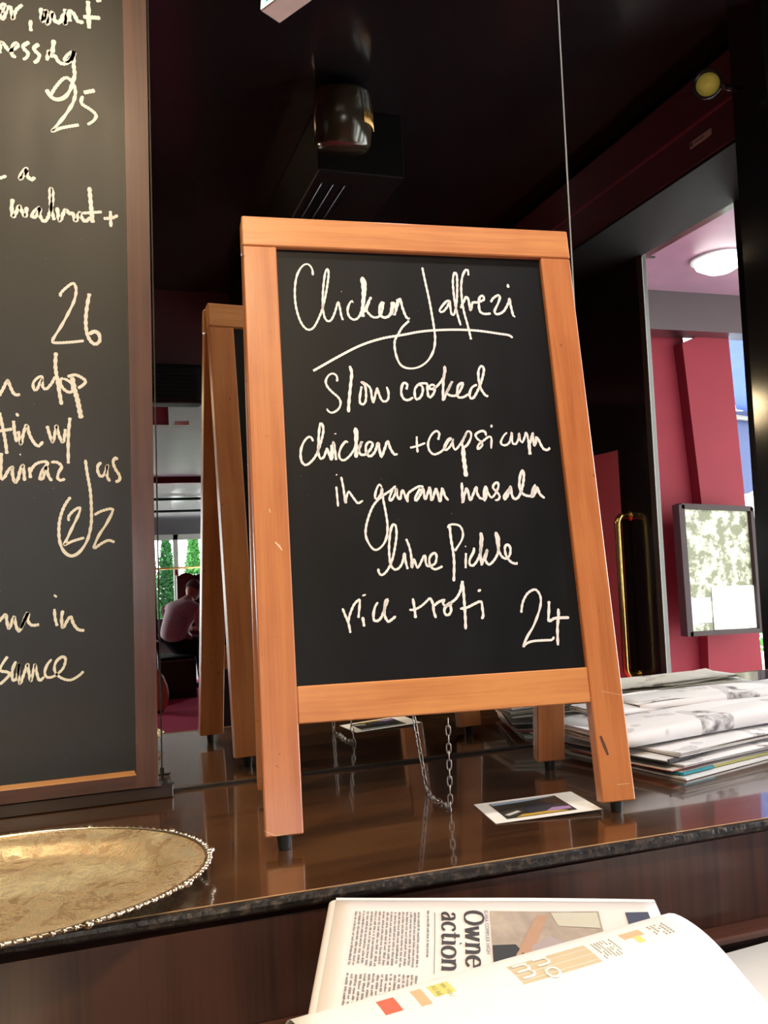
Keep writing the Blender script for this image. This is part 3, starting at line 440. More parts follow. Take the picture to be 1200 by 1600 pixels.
bm = bmesh.new(); add_box(bm, (-.1640, -.034, .0170), (-.1475, -.0262, .0185)); add_box(bm, (-.1612, -.033, .0185), (-.1560, -.0275, .0262), .0005); bm_obj('glass_clip', bm, M_['darkmetal'], mb)
def write_lines(board, parent, mat, toM, to3):
    for nm, sts in HAND[board].items():
        bm = bmesh.new()
        for k, (wd, fl) in enumerate(sts):
            pts = [(fl[i]/1e4, fl[i+1]/1e4) for i in range(0, len(fl), 2)]
            add_ribbon(bm, smooth_path(pts, .0016), wd/1e4*1.18, to3, .0004+.00003*k)
        bm_obj('handwriting', bm, mat, parent, M=toM)
write_lines('b', cp, M_['chalk2'], Matrix.Translation((0, 0, 0)), lambda x, z, h: (x, YB-h, z))

# ================================================================== A-BOARD
P = dict(bx=.13001, by=-.33263, phi=-.10506, a=.15526, rl=-.00869, L=.71252, w=.03984, th=.01776, fh=.01444, wt=.03862, bx2=.16067, by2=-.1085, phi2=-.10096, a2=.10994, rl2=.00126)
def panel_matrix(side):
    s = '' if side > 0 else '2'
    phi, a, rl = P['phi'+s], P['a'+s], P['rl'+s]
    e = Vector((math.cos(phi), math.sin(phi), 0)); n = Vector((math.sin(phi), -math.cos(phi), 0))*side
    up = -n*math.sin(a)+Vector((0, 0, math.cos(a))); out = n*math.cos(a)+Vector((0, 0, math.sin(a)))
    e2 = e*math.cos(rl)+up*math.sin(rl); up2 = -e*math.sin(rl)+up*math.cos(rl)
    X = e2 if side > 0 else -e2
    M = Matrix((X, -out, up2)).transposed().to_4x4(); M.translation = Vector((P['bx'+s], P['by'+s], P['fh'])); return M
ab = empty('a_frame_board', (.145, -.22, 0), 'orange varnished wooden A-frame board, black slate with chalked chicken dish', 'sign board')
L, wl, th, wt = P['L'], P['w'], P['th'], P['wt']
for side in (1, -1):
    M = panel_matrix(side)
    for sx in (-1, 1):
        x0, x1 = (-.21, -.21+wl) if sx < 0 else (.21-wl, .21)
        lg = box('leg', (x0, 0, 0), (x1, th, L-wt-.0004), M_['legwood'], ab, .0012, M=M)
        f = M @ Vector(((x0+x1)/2, th/2, 0)); bm = bmesh.new()
        add_lathe(bm, [(.0058, 0), (.0062, .001), (.0082, f.z+.004)], (f.x, f.y, 0), 18)
        bm_obj('rubber_foot', bm, M_['rubber'], lg, smooth=False)
    box('top_rail', (-.2105, -.0008, L-wt), (.2105, th, L), M_['railwood'], ab, .0014, M=M)
    box('bottom_rail', (-.21+wl+.0003, .0006, .1120), (.21-wl-.0003, th-.001, .1520), M_['railwood'], ab, .0012, M=M)
    sp = box('slate_panel', (-.21+wl, .0072, .1515), (.21-wl, .0125, L-wt+.001), M_['slate'], ab, 0, M=M)
    if side > 0:
        def onp(px, py):
            d = ray(px, py); nn_ = M.col[1].xyz; k_ = ((M.translation - CAM) @ nn_)/(d @ nn_) if False else ((M.translation - CAM).dot(nn_))/(d.dot(nn_)); q_ = M.inverted() @ (CAM + d*k_); return (q_.x, q_.z)
        pale_ = plain('bare_wood_nick', (.78, .62, .42, 1), .6); dk_ = plain('dark_smudge', (.10, .035, .018, 1), .6)
        lgs = [o_ for o_ in bpy.data.objects if o_.parent is ab and o_.name.startswith('leg')]
        for pts_, w_, m_, li in (([(430, 847), (436, 853), (441, 860)], .0022, pale_, 0), ([(421, 795), (422, 801)], .0020, pale_, 0), ([(938, 1150), (944, 1165), (950, 1180)], .0050, dk_, 1), ([(430, 1196), (436, 1199)], .0012, dk_, 0), ([(412, 1298), (430, 1306), (452, 1303)], .0008, pale_, 0), ([(964, 1226), (984, 1224)], .0010, pale_, 1), ([(940, 1080), (972, 1086)], .0006, pale_, 1)):
            bm = bmesh.new(); add_ribbon(bm, [onp(*p_) for p_ in pts_], w_, lambda x, z, h: (x, -h, z), .0002); bm_obj('scuff_mark', bm, m_, lgs[li], M=M)
        write_lines('a', sp, M_['chalk'], M, lambda x, z, h: (x, .0072-h, z))
# chain hanging from both frames, its slack lying on the shelf
Mf, Mr = panel_matrix(1), panel_matrix(-1)
pa = Mf @ Vector((.006, th-.002, .125)); pb = Mr @ Vector((.0, th-.002, .135))
bm = None
ch = bpy.data.objects.new('chain', None); C_.objects.link(ch); ch.parent = ab
WM['chain'] = Matrix.Translation((.15, -.21, 0)); ch.matrix_basis = WM[ab.name].inverted() @ WM['chain']
A = atY(707, 1112, -.315); A.z = .085; A.x = .152; A.y = -.300
T1 = Vector((.1477, -.2639, .0018)); T2 = Vector((.1563, -.1649, .0018)); B = Vector((.150, -.130, .10))
path = []
def seg(p, q, sag, k=60):
    for i in range(k):
        t = i/k; v = p.lerp(q, t); v.z -= sag*4*t*(1-t); path.append(v)
seg(Vector((.1505, -.262, .105)), T1, .0); 
for i in range(60):
    t = i/60; v = T1.lerp(T2, t); v.x += .003*math.sin(t*7); v.y += 0; path.append(v)
seg(T2, Vector((.1435, -.160, .105)), .0); path.append(Vector((.1435, -.160, .105)))
lm = bmesh.new(); pts = []
a_, b_ = .0060, .0026
for k in range(16):
    t = 2*math.pi*k/16; c, s = math.cos(t), math.sin(t)
    pts.append((math.copysign(abs(c)**.7, c)*a_, math.copysign(abs(s)**.8, s)*b_, 0))
add_tube(lm, pts, .00080, 6, closed=True); lme = bpy.data.meshes.new('link'); lm.to_mesh(lme); lm.free()
for p in lme.polygons: p.use_smooth = True
lme.materials.append(M_['steel'])
dist = 0; last = path[0]; need = 0; idx = 0
for i in range(1, len(path)):
    dist += (path[i]-path[i-1]).length
    if dist >= need:
        d = (path[min(i+3, len(path)-1)]-path[max(i-3, 0)]).normalized()
        q = Vector((1, 0, 0)).rotation_difference(d).to_matrix().to_4x4() @ Matrix.Rotation(math.pi/2*(idx % 2)+.35, 4, 'X')
        Mx = Matrix.Translation(path[i]) @ q
        o = bpy.data.objects.new('link', lme); C_.objects.link(o); o.parent = ch; o.matrix_basis = WM['chain'].inverted() @ Mx
        need += .0098; idx += 1

# ================================================================== CARD WITH A PHOTO
cm = [Vector((.1845, -.2475, .0004)), Vector((.1758, -.3272, .0004)), Vector((.3017, -.3428, .0040)), Vector((.310, -.2596, .0032))]
card = empty('photo_card', (.24, -.30, 0), 'white-bordered photo print lying flat beside the right leg of the A-frame board', 'photograph')
def patch(name, cs, uv0, uv1, lift, mat, parent, thick=.0003, n=8, poly=None):
    """piece of the quad cs between uv0 and uv1 (or polygon poly in uv) lifted by lift"""
    f = lambda u, v: cs[1].lerp(cs[2], u).lerp(cs[0].lerp(cs[3], u), v) + Vector((0, 0, lift))
    bm = bmesh.new()
    if poly: bm.faces.new([bm.verts.new(f(*p)) for p in poly])
    else:
        for i in range(n):
            u, v = uv0[0]+(uv1[0]-uv0[0])*i/n, uv0[0]+(uv1[0]-uv0[0])*(i+1)/n
            bm.faces.new([bm.verts.new(f(*p)) for p in ((u, uv0[1]), (v, uv0[1]), (v, uv1[1]), (u, uv1[1]))])
        bmesh.ops.remove_doubles(bm, verts=bm.verts, dist=1e-7)
    bmesh.ops.recalc_face_normals(bm, faces=bm.faces)
    if bm.faces[:][0].normal.z < 0: bmesh.ops.reverse_faces(bm, faces=bm.faces)
    r = bmesh.ops.extrude_face_region(bm, geom=bm.faces[:]); bmesh.ops.translate(bm, vec=(0, 0, thick), verts=[g for g in r['geom'] if isinstance(g, bmesh.types.BMVert)])
    bmesh.ops.recalc_face_normals(bm, faces=bm.faces)
    return bm_obj(name, bm, mat, parent)
patch('card_sheet', cm, (0, 0), (1, 1), 0, M_['paper'], card)
pic = patch('printed_photo', cm, (.13, .12), (.80, .90), .0004, plain('photo_dark_ground', (.05, .045, .04, 1), .25, var=.7, scale=70), card, .0001)
patch('photo_shape', cm, 0, 0, .0006, plain('photo_sky', (.30, .42, .62, 1), .3), pic, .0001, poly=[(.14, .78), (.45, .80), (.72, .86), (.79, .89), (.14, .89)])
patch('photo_shape', cm, 0, 0, .0008, plain('photo_coat', (.035, .038, .055, 1), .3), pic, .0001, poly=[(.38, .25), (.36, .45), (.44, .62), (.55, .72), (.63, .60), (.70, .50), (.74, .35), (.60, .22)])
patch('photo_shape', cm, 0, 0, .0010, plain('photo_lilac', (.34, .22, .46, 1), .3), pic, .0001, poly=[(.50, .18), (.62, .35), (.78, .32), (.77, .20)])
patch('photo_shape', cm, 0, 0, .0010, plain('photo_yellow', (.55, .36, .06, 1), .3), pic, .0001, poly=[(.22, .12), (.30, .22), (.55, .22), (.72, .15), (.70, .12)])
patch('photo_shape', cm, 0, 0, .0008, plain('photo_white', (.6, .6, .6, 1), .3), pic, .0001, poly=[(.15, .30), (.30, .42), (.32, .36), (.18, .24)])

# ================================================================== SILVER TRAY
tr = empty('serving_tray', (-.335, -.335, 0), 'oval silver-gilt serving tray with beaded rim and chased floor, at the left', 'tray')
m, nt, b = base('silver_gilt', (.86, .66, .36, 1), .3, .62)
e1 = noise_n(nt, 26, (1, 1, 1), 6, .65, dist=2.5); e2 = noise_n(nt, 9, (1, 1, 1), 3)
msk = ramp(nt, e2, [(.42, 0), (.52, 1)]); lin = ramp(nt, e1, [(.44, 0), (.5, 1), (.56, 0)])
mm = N(nt, 'ShaderNodeMath', operation='MULTIPLY'); nt.links.new(msk, mm.inputs[0]); nt.links.new(ramp(nt, e1, [(.35, .25), (.65, 1)]), mm.inputs[1])
nt.links.new(mixcol(nt, mm.outputs[0], (.95, .82, .52, 1), (.60, .40, .22, 1)), b.inputs['Base Color'])
rr = N(nt, 'ShaderNodeMath', operation='MULTIPLY_ADD'); nt.links.new(lin, rr.inputs[0]); rr.inputs[1].default_value = .2; rr.inputs[2].default_value = .24; nt.links.new(rr.outputs[0], b.inputs['Roughness'])
bump(nt, b, lin, .35, .0008)
m2, nt2, b2 = base('polished_silver_rim', (.90, .80, .62, 1), .26, 1.0); nn = noise_n(nt2, 40); nt2.links.new(mixcol(nt2, nn, (.92, .84, .68, 1), (.80, .66, .46, 1)), b2.inputs['Base Color'])
TC = (-.333, -.336, 0.0)
ax, ay = .193, .152
bm = bmesh.new(); add_lathe(bm, [(0, .0040), (.70, .0040), (.745, .0060), (.79, .0125), (.83, .0150), (.97, .0190), (.985, .0180), (.83, .0138), (.79, .0112), (.75, .0045), (.70, .0022), (0, .0022)], TC, 96, sx=ax, sy=ay)
bm_obj('dish', bm, m, tr, smooth=True)
bm = bmesh.new(); add_lathe(bm, [(.45, .0), (.46, .0), (.46, .0030), (.45, .0030)], TC, 48, sx=ax, sy=ay); bm_obj('foot_ring', bm, m2, tr, smooth=True)
bm = bmesh.new(); pts = [(TC[0]+ax*.985*math.cos(2*math.pi*k/110), TC[1]+ay*.985*math.sin(2*math.pi*k/110), .0190) for k in range(110)]
add_tube(bm, pts, .0022, 8, closed=True); bm_obj('rim', bm, m2, tr, smooth=True)
# beads: scrolls and shells round the rim
bd = bmesh.new(); bmesh.ops.create_icosphere(bd, subdivisions=1, radius=1); bme = bpy.data.meshes.new('bead'); bd.to_mesh(bme); bd.free(); bme.materials.append(m2)
for p in bme.polygons: p.use_smooth = True
nb = 132; rnd = random.Random(3)
for k in range(nb):
    t = 2*math.pi*k/nb; big = (k % 12 == 0)
    s = .0050 if big else (.0034 if k % 2 else .0026)
    r_ = 1.0 + (.008 if big else 0)
    o = bpy.data.objects.new('bead', bme); C_.objects.link(o); o.parent = tr
    Mx = Matrix.Translation((TC[0]+ax*r_*math.cos(t), TC[1]+ay*r_*math.sin(t), .0196)) @ Matrix.Rotation(t+.5, 4, 'Z') @ Matrix.Diagonal((s*1.2, s*.85, s*.8, 1))
    o.matrix_basis = WM[tr.name].inverted() @ Mx
# ================================================================== NEWSPAPERS ON THE SHELF
def slab_paper(name, origin, ang, W, D, z0, t, mat, label, cat, group, n=3, wob=.0008, fold='front', seed=1, droop=0.0, extras=None, rise=0.0, hump=0.0, tiltx=0.0):
    """loose folded paper / magazine: n leaves, each a wavy thin sheet; rounded fold on one side. origin = front-left corner (world)"""
    M = Matrix.Translation((origin[0], origin[1], z0)) @ Matrix.Rotation(math.radians(ang), 4, 'Z')
    root = empty(name, None, label, cat, group, M=M)
    rnd = random.Random(seed)
    NX, NY = 16, 10
    H = lambda u, v: hump*math.sin(math.pi*min(1, max(0, u)))*.6 + rise*u + hump*.5*math.sin(math.pi*v) - droop*max(0, (.12-u)/.12)**2*0 + tiltx*v
    for k in range(n):
        bm = bmesh.new(); o = .0015*k*rnd.uniform(-1, 1); dx0, dx1, dy0, dy1 = [rnd.uniform(-.002, .002) for _ in range(4)]
        zb = t*k/n; tt = t/n*.72; ph = rnd.random()*6
        g = {}
        for layer in (0, 1):
            for i in range(NX+1):
                for j in range(NY+1):
                    u, v = i/NX, j/NY
                    x = dx0 + (W+dx1-dx0)*u; y = dy0 + (D+dy1-dy0)*v
                    z = zb + H(u, v)*(.3+.7*(k+1)/n) + wob*math.sin(u*7+ph)*math.cos(v*5+ph)*(k+.5)/n*2 + (tt if layer else 0)
                    g[layer, i, j] = bm.verts.new((x, y, max(z, 0)))
        for i in range(NX):
            for j in range(NY):
                bm.faces.new((g[1, i, j], g[1, i+1, j], g[1, i+1, j+1], g[1, i, j+1])); bm.faces.new((g[0, i, j], g[0, i, j+1], g[0, i+1, j+1], g[0, i+1, j]))
        for i in range(NX):
            bm.faces.new((g[0, i, 0], g[0, i+1, 0], g[1, i+1, 0], g[1, i, 0])); bm.faces.new((g[0, i, NY], g[1, i, NY], g[1, i+1, NY], g[0, i+1, NY]))
        for j in range(NY):
            bm.faces.new((g[0, 0, j], g[1, 0, j], g[1, 0, j+1], g[0, 0, j+1])); bm.faces.new((g[0, NX, j], g[0, NX, j+1], g[1, NX, j+1], g[1, NX, j]))
        mt = mat[k] if isinstance(mat, list) else mat
        bm_obj('leaf', bm, mt, root, M=M)
    if fold == 'front':   # rounded spine along the front edge
        bm = bmesh.new(); K = 10; rows = []
        for i in range(NX+1):
            u = i/NX; zc0 = H(u, 0)*.3; zc1 = t + H(u, 0)*1.0
            row = []
            for k in range(K+1):
                a = -math.pi/2 + math.pi*k/K
                row.append(bm.verts.new((W*u, -.004-(.5*(zc1-zc0)+.001)*math.cos(a)*.9, max(0.0002, (zc0+zc1)/2 + (.5*(zc1-zc0)+.0008)*math.sin(a)))))
            row.insert(0, bm.verts.new((W*u, .012, max(0.0002, zc0-.0002)))); row.append(bm.verts.new((W*u, D*.97, zc1+.0009+H(u, .97)-H(u, 0))))
            rows.append(row)
        for i in range(NX):
            for k in range(len(rows[0])-1): bm.faces.new((rows[i][k], rows[i+1][k], rows[i+1][k+1], rows[i][k+1]))
        bmesh.ops.recalc_face_normals(bm, faces=bm.faces)
        o = bm_obj('outer_sheet', bm, mat[-1] if isinstance(mat, list) else mat, root, M=M, smooth=True); s = o.modifiers.new('s', 'SOLIDIFY'); s.thickness = .0004
    return root, M
def deco(root, M, x0, y0, x1, y1, z, mat, name='printed_block'):
    bm = bmesh.new(); add_box(bm, (x0, y0, z), (x1, y1, z+.0004)); return bm_obj(name, bm, mat, root, M=M)
GP = 'newspapers and magazines stacked on the shelf'
a0 = 14.5
c1 = [plain('glossy_cover_white', (.80, .80, .82, 1), .3, var=.05), plain('teal_cover', (.02, .26, .33, 1), .35), plain('yellow_cover', (.62, .60, .22, 1), .4), plain('red_cover', (.55, .05, .05, 1), .4), plain('salmon_cover', (.65, .22, .17, 1), .4)]
ux, uy = math.cos(math.radians(a0)), math.sin(math.radians(a0))
fl = Vector((.468, -.2756))
def off(du, dv): return (fl.x + ux*du - uy*dv, fl.y + uy*du + ux*dv)
r, M = slab_paper('catalogue', off(0, 0), a0, .36, .232, .0006, .0032, [M_['paper'], c1[0]], 'white glossy catalogue at the very bottom of the newspaper pile', 'magazine', GP, 2, .0003, None, 11)
r, M = slab_paper('magazine', off(.006, .012), a0-1.5, .34, .215, .0050, .0030, [c1[2], c1[2], M_['paper']], 'magazine with a pale yellow edge low in the newspaper pile', 'magazine', GP, 3, .0004, None, 12)
bm = bmesh.new(); add_box(bm, (0.0, -.0030, .0000), (.060, -.0004, .0034)); bm_obj('teal_corner', bm, c1[1], r, M=M)
bm = bmesh.new(); add_box(bm, (-.0022, -.001, .0000), (-.0004, .03, .0034)); bm_obj('teal_corner', bm, c1[1], r, M=M)
r, M = slab_paper('magazine', off(-.006, .018), a0+1, .33, .20, .0092, .0032, [c1[3], c1[4], M_['paper']], 'magazine with red and salmon pages in the middle of the newspaper pile', 'magazine', GP, 3, .0008, None, 13)
r, M = slab_paper('supplement', off(.010, .010), a0-3, .34, .21, .0135, .0045, [M_['paper'], M_['papergrey'], M_['newspic']], 'white news supplement lying above the red magazine', 'newspaper', GP, 3, .0012, None, 14)
r, M = slab_paper('magazine', off(-.004, .026), a0+4, .30, .19, .0195, .0035, [M_['ink'], M_['papergrey'], M_['paper']], 'black-spined magazine jutting from the newspaper pile', 'magazine', GP, 3, .0006, None, 15)
bm = bmesh.new(); add_box(bm, (0.0, -.0035, .0000), (.075, -.0003, .0042)); bm_obj('black_spine', bm, M_['ink'], r, M=M)
r, M = slab_paper('newspaper', off(.015, .020), a0-2, .36, .21, .0245, .0070, [M_['news'], M_['papergrey'], M_['news'], M_['newspic']], 'flat folded newspaper directly under the rolled one', 'newspaper', GP, 4, .0015, None, 16)
# big broadsheet with its rounded fold towards the room
r, M = slab_paper('newspaper', (.408, -.205), 6.5, .44, .145, .0335, .016, [M_['newspic'], M_['papergrey'], M_['news'], M_['newspic']], 'big rolled broadsheet with its rounded fold facing the room', 'newspaper', GP, 4, .0015, 'front', 17, rise=.012, hump=.006)
r, M = slab_paper('newspaper', (.45, -.105), 3, .13, .075, .0560, .0065, [M_['news'], M_['papergrey'], M_['newspic']], 'small folded newspaper on the left back of the pile', 'newspaper', GP, 3, .001, 'front', 18)
r, M = slab_paper('newspaper', (.52, -.100), -4, .30, .085, .0600, .006, [M_['news'], M_['papergrey'], M_['newspic']], 'crumpled top newspaper resting at the back of the pile', 'newspaper', GP, 3, .003, 'front', 19, rise=.004, hump=.004)

# ================================================================== NEWSPAPERS ON THE LOWER COUNTER
GL = 'newspapers heaped on the lower counter'
for i, (x, y, an, z, W_, D_, lab) in enumerate([(-.06, -.70, -3, -.1348, .42, .22, 'flat newspaper at the bottom of the lower heap'), (-.05, -.69, -2, -.124, .42, .22, 'second newspaper from the bottom of the lower heap'),
        (-.055, -.69, -3, -.113, .40, .21, 'third newspaper of the lower heap, under the open page')]):
    slab_paper('newspaper', (x, y), an, W_, D_, z, .009, [M_['news'], M_['papergrey'], M_['news']], lab, 'newspaper', GL, 3, .001, 'front', 30+i)
# open page with the big headline, propped on the heap
A = Vector((-.0420, -.4500, -.0046)); B = atY(1024, 1410, -.478); Cc = atY(497, 1562, -.545); Dd = B + (Cc-A)
root = empty('open_newspaper', ((A+Dd)/2), 'folded newspaper page with large black headline, propped behind the curled one', 'newspaper', GL)
ex = (B-A); ey = (Cc-A); WX, WY_ = ex.length, ey.length; exn = ex.normalized(); nz = exn.cross(ey).normalized()
if nz.z < 0: nz = -nz
def pg(u, v, h=0):   # u along the top edge, v down the page (fractions)
    cur = .010*math.sin(math.pi*min(1, v*1.0))*(.5+.5*math.cos(u*5))
    return A + ex*u + ey*v*1.35 + nz*(h+cur)
def sheet(name, u0, v0, u1, v1, h, mat, parent, nu=20, nv=10, thick=0.0005):
    bm = bmesh.new(); g = [[bm.verts.new(pg(u0+(u1-u0)*i/nu, v0+(v1-v0)*j/nv, h)) for j in range(nv+1)] for i in range(nu+1)]
    for i in range(nu):
        for j in range(nv): bm.faces.new((g[i][j], g[i+1][j], g[i+1][j+1], g[i][j+1]))
    o = bm_obj(name, bm, mat, parent, smooth=True)
    if thick: s = o.modifiers.new('s', 'SOLIDIFY'); s.thickness = thick; s.offset = 0
    return o
pgm = plain('warm_newsprint', (.72, .67, .655, 1), .65, var=.05, scale=6, spec=.2)
page = sheet('page', 0, 0, 1, 1, 0, pgm, root)
sheet('inner_page', -.012, .01, .99, 1, -.004, pgm, root); sheet('inner_page', -.018, .02, .985, 1, -.0075, M_['paper'], root)
# folded-over left edge
bm = bmesh.new(); rows = []
for j in range(12):
    v = j/11; row = []
    for k in range(9):
        a = math.pi*k/8; row.append(bm.verts.new(pg(-.018*math.sin(a), v, -.004+.0045*math.cos(a))))
    rows.append(row)
for j in range(11):
    for k in range(8): bm.faces.new((rows[j][k], rows[j][k+1], rows[j+1][k+1], rows[j+1][k]))
bm_obj('side_fold', bm, pgm, root, smooth=True)
# folded top edge: white band rounding over to the back
bm = bmesh.new(); rows = []
for i in range(21):
    u = i/20; row = []
    for k in range(9):
        a = math.pi*k/8; row.append(bm.verts.new(pg(u, -.06*math.sin(a), -.0045+.005*math.cos(a))))
    rows.append(row)
for i in range(20):
    for k in range(8): bm.faces.new((rows[i][k], rows[i+1][k], rows[i+1][k+1], rows[i][k+1]))
bm_obj('top_fold', bm, M_['paper'], root, smooth=True)
# small print: columns of words set sideways (the lines of text run down the page)
rnd = random.Random(5)
def text_block(u0, u1, v0, v1, parent, lw=.0036):
    bm = bmesh.new(); u = u0
    du = lw/WX; 
    while u < u1:
        v = v0 + rnd.uniform(0, .01)
        while v < v1-.01:
            wl_ = rnd.uniform(.012, .05)
            e = min(v+wl_, v1)
            x = v
            while x < e:   # each word is a run of letter ticks
                s = rnd.uniform(.0055, .010); h = du*rnd.uniform(.38, .62)
                q = [pg(u, x, .0009), pg(u+h, x, .0009), pg(u+h, x+s*.62, .0009), pg(u, x+s*.62, .0009)]
                bm.faces.new([bm.verts.new(p) for p in q]); x += s
            v = e + .012
        u += du
    return bm_obj('printed_column', bm, M_['inkgrey'], parent)
text_block(.060, .245, .12, .58, page); text_block(.060, .245, .63, .99, page)
text_block(.268, .276, .10, .50, page, .004)
sheet('printed_rule', .290, .12, .292, .62, .0009, M_['inkgrey'], page, 1, 6, 0)
# headline letters drawn with a broad-nib pen, set sideways
G = {
 'O': [[(.68,1.42),(.25,1.25),(.06,.7),(.25,.15),(.68,-.02),(1.1,.15),(1.3,.7),(1.1,1.25),(.68,1.42)]],
 'w': [[(.12,1),(.45,0)],[(.45,0),(.78,.95)],[(.70,1),(1.02,0)],[(1.02,0),(1.32,1)],[(-.03,.98),(.3,.98)],[(.55,.98),(.86,.98)],[(1.15,.98),(1.48,.98)]],
 'n': [[(.22,1),(.22,0)],[(.22,.7),(.45,.98),(.72,.95),(.85,.7),(.85,.3),(.85,0)],[(0,.98),(.22,.98)],[(0,.02),(.42,.02)],[(.65,.02),(1.05,.02)]],
 'e': [[(.12,.55),(.88,.55),(.82,.85),(.52,1.0),(.2,.85),(.07,.5),(.2,.15),(.55,0),(.9,.2)]],
 'a': [[(.12,.78),(.28,.98),(.6,.98),(.74,.75),(.74,.3),(.78,.03),(.98,.05)],[(.72,.6),(.35,.5),(.1,.3),(.2,.03),(.5,.02),(.72,.25)]],
 'c': [[(.88,.8),(.6,1.0),(.25,.88),(.08,.5),(.22,.12),(.56,0),(.9,.2)]],
 't': [[(.32,1.35),(.32,.6),(.34,.1),(.52,0),(.72,.12)],[(.02,.97),(.68,.97)]],
 'i': [[(.25,1),(.25,0)],[(0,.98),(.25,.98)],[(0,.02),(.5,.02)],[(.22,1.38),(.30,1.42)]],
 'o': [[(.5,1.02),(.2,.88),(.06,.5),(.2,.12),(.5,-.02),(.82,.12),(.95,.5),(.82,.88),(.5,1.02)]],
}
ADV = {'O': 1.48, 'w': 1.55, 'n': 1.15, 'e': 1.05, 'a': 1.08, 'c': 1.02, 't': .78, 'i': .6, 'o': 1.1}
def headline(word, u_base, v_start, xh, nib):
    """baseline at u_base, reading down the page; capitals point to +u"""
    bm = bmesh.new(); pen = 0.0; su = xh/WX; sv = xh/(WY_*1.35)
    for chn in word:
        for stv in G[chn]:
            pts = smooth_path(stv, .08) if len(stv) > 2 else [stv[0], ((stv[0][0]+stv[1][0])/2, (stv[0][1]+stv[1][1])/2), stv[1]]
            add_ribbon(bm, pts, .2, lambda x, y, h: pg(u_base + y*su, v_start + (pen+x)*sv, h), .0010, nib=nib, taper=False)
        pen += ADV[chn]*1.04
    return bm_obj('headline', bm, M_['ink'], page)
headline('action', .312, .115, .0122, (.10, .29)); headline('Owne', .380, .100, .0128, (.10, .29))
def flat_text(word, size, parent, mat, place, name):
    cu = bpy.data.curves.new('t', 'FONT'); cu.body = word; cu.size = size; cu.resolution_u = 2
    ob = bpy.data.objects.new('t', cu); C_.objects.link(ob); dg = bpy.context.evaluated_depsgraph_get(); me = bpy.data.meshes.new_from_object(ob.evaluated_get(dg))
    bpy.data.objects.remove(ob)
    for v in me.vertices: v.co = Vector(place(v.co.x, v.co.y))
    bm = bmesh.new(); bm.from_mesh(me); bpy.data.meshes.remove(me); return bm_obj(name, bm, mat, parent)
flat_text('ELARA COMPLEX HIGH', .0052, page, plain('slate_blue_print', (.13, .13, .20, 1), .6), lambda x, y: pg(.440+y/WX, .09+x/(WY_*1.35), .0010), 'kicker')
# colour photograph on the page
ph = sheet('printed_photo', .458, .095, .800, .80, .0010, plain('photo_beige_ground', (.36, .30, .25, 1), .6, var=.5, scale=45), page, 8, 8, 0)
def pshape(pts, h, mat):
    bm = bmesh.new(); bm.faces.new([bm.verts.new(pg(.458+.342*a, .095+.70*b_, h)) for a, b_ in pts]); return bm_obj('photo_shape', bm, mat, ph)
pshape([(.18,.55),(.42,.05),(.52,.05),(.30,.60)], .0013, plain('photo_timber', (.42, .25, .17, 1), .6))
pshape([(0,.42),(.2,.40),(.30,.55),(.22,.90),(0,.80)], .0014, plain('photo_shadow', (.03, .03, .035, 1), .6))
pshape([(.34,.42),(.50,.30),(.62,.36),(.66,.55),(.55,.80),(.30,.85)], .0015, plain('photo_shirt', (.36, .30, .31, 1), .6))
pshape([(.55,.02),(.98,.02),(.98,.22),(.60,.18)], .0013, plain('photo_window_light', (.52, .50, .42, 1), .6))
pshape([(.70,.45),(.95,.40),(.97,.60),(.74,.62)], .0014, plain('photo_box_grey', (.22, .20, .17, 1), .6))
pshape([(.62,.62),(.72,.58),(.80,.70),(.70,.82),(.60,.76)], .0016, plain('photo_wheel', (.22, .10, .08, 1), .6))
sheet('printed_block', .885, .11, .960, .42, .0010, plain('navy_print', (.05, .06, .10, 1), .6), page, 3, 4, 0)
# curled newspaper in front
P0 = Vector((-.108, -.575, -.040)); P1 = Vector((.256, -.538, -.036))
root = empty('curled_newspaper', ((P0+P1)/2), 'curled white newspaper nearest the camera, pale coloured print on its bulge', 'newspaper', GL)
ux_ = (P1-P0); LX = ux_.length; un = ux_.normalized(); fn = Vector((un.y, -un.x, 0)).normalized()
if fn.y > 0: fn = -fn
def cu_(u, s, h=0):   # u along the crest, s: arc length from the crest towards the camera (+) or behind (-), metres
    R = .055*(1-.25*u)
    if s >= -.0:
        a = min(s/R/2.6, .55); back = R*2.6*math.sin(a) if s/R/2.6 < .55 else R*2.6*math.sin(.55) + (s-R*2.6*.55)*math.cos(.55)
        drop = R*2.6*(1-math.cos(a)) if s/R/2.6 < .55 else R*2.6*(1-math.cos(.55)) + (s-R*2.6*.55)*math.sin(.55)
        nrm = (Vector((0, 0, 1))*math.cos(a) + fn*math.sin(a))
    else:
        a = min(-s/.032, 2.2); back = -.032*math.sin(a); drop = .032*(1-math.cos(a)); nrm = (Vector((0, 0, 1))*math.cos(a) - fn*math.sin(a))
    return P0 + ux_*u + fn*back + Vector((0, 0, -drop*.9)) + nrm*h
def csheet(name, u0, u1, s0, s1, h, mat, parent, nu=24, ns=30, thick=.0006, wob=0):
    bm = bmesh.new(); g = [[bm.verts.new(cu_(u0+(u1-u0)*i/nu, s0+(s1-s0)*j/ns, h+wob*math.sin(i*.5+j*.35))) for j in range(ns+1)] for i in range(nu+1)]
    for i in range(nu):
        for j in range(ns): bm.faces.new((g[i][j], g[i+1][j], g[i+1][j+1], g[i][j+1]))
    o = bm_obj(name, bm, mat, parent, smooth=True)
    if thick: s = o.modifiers.new('s', 'SOLIDIFY'); s.thickness = thick
    return o
outer = csheet('outer_page', 0, 1, -.07, .17, 0, M_['paper'], root)
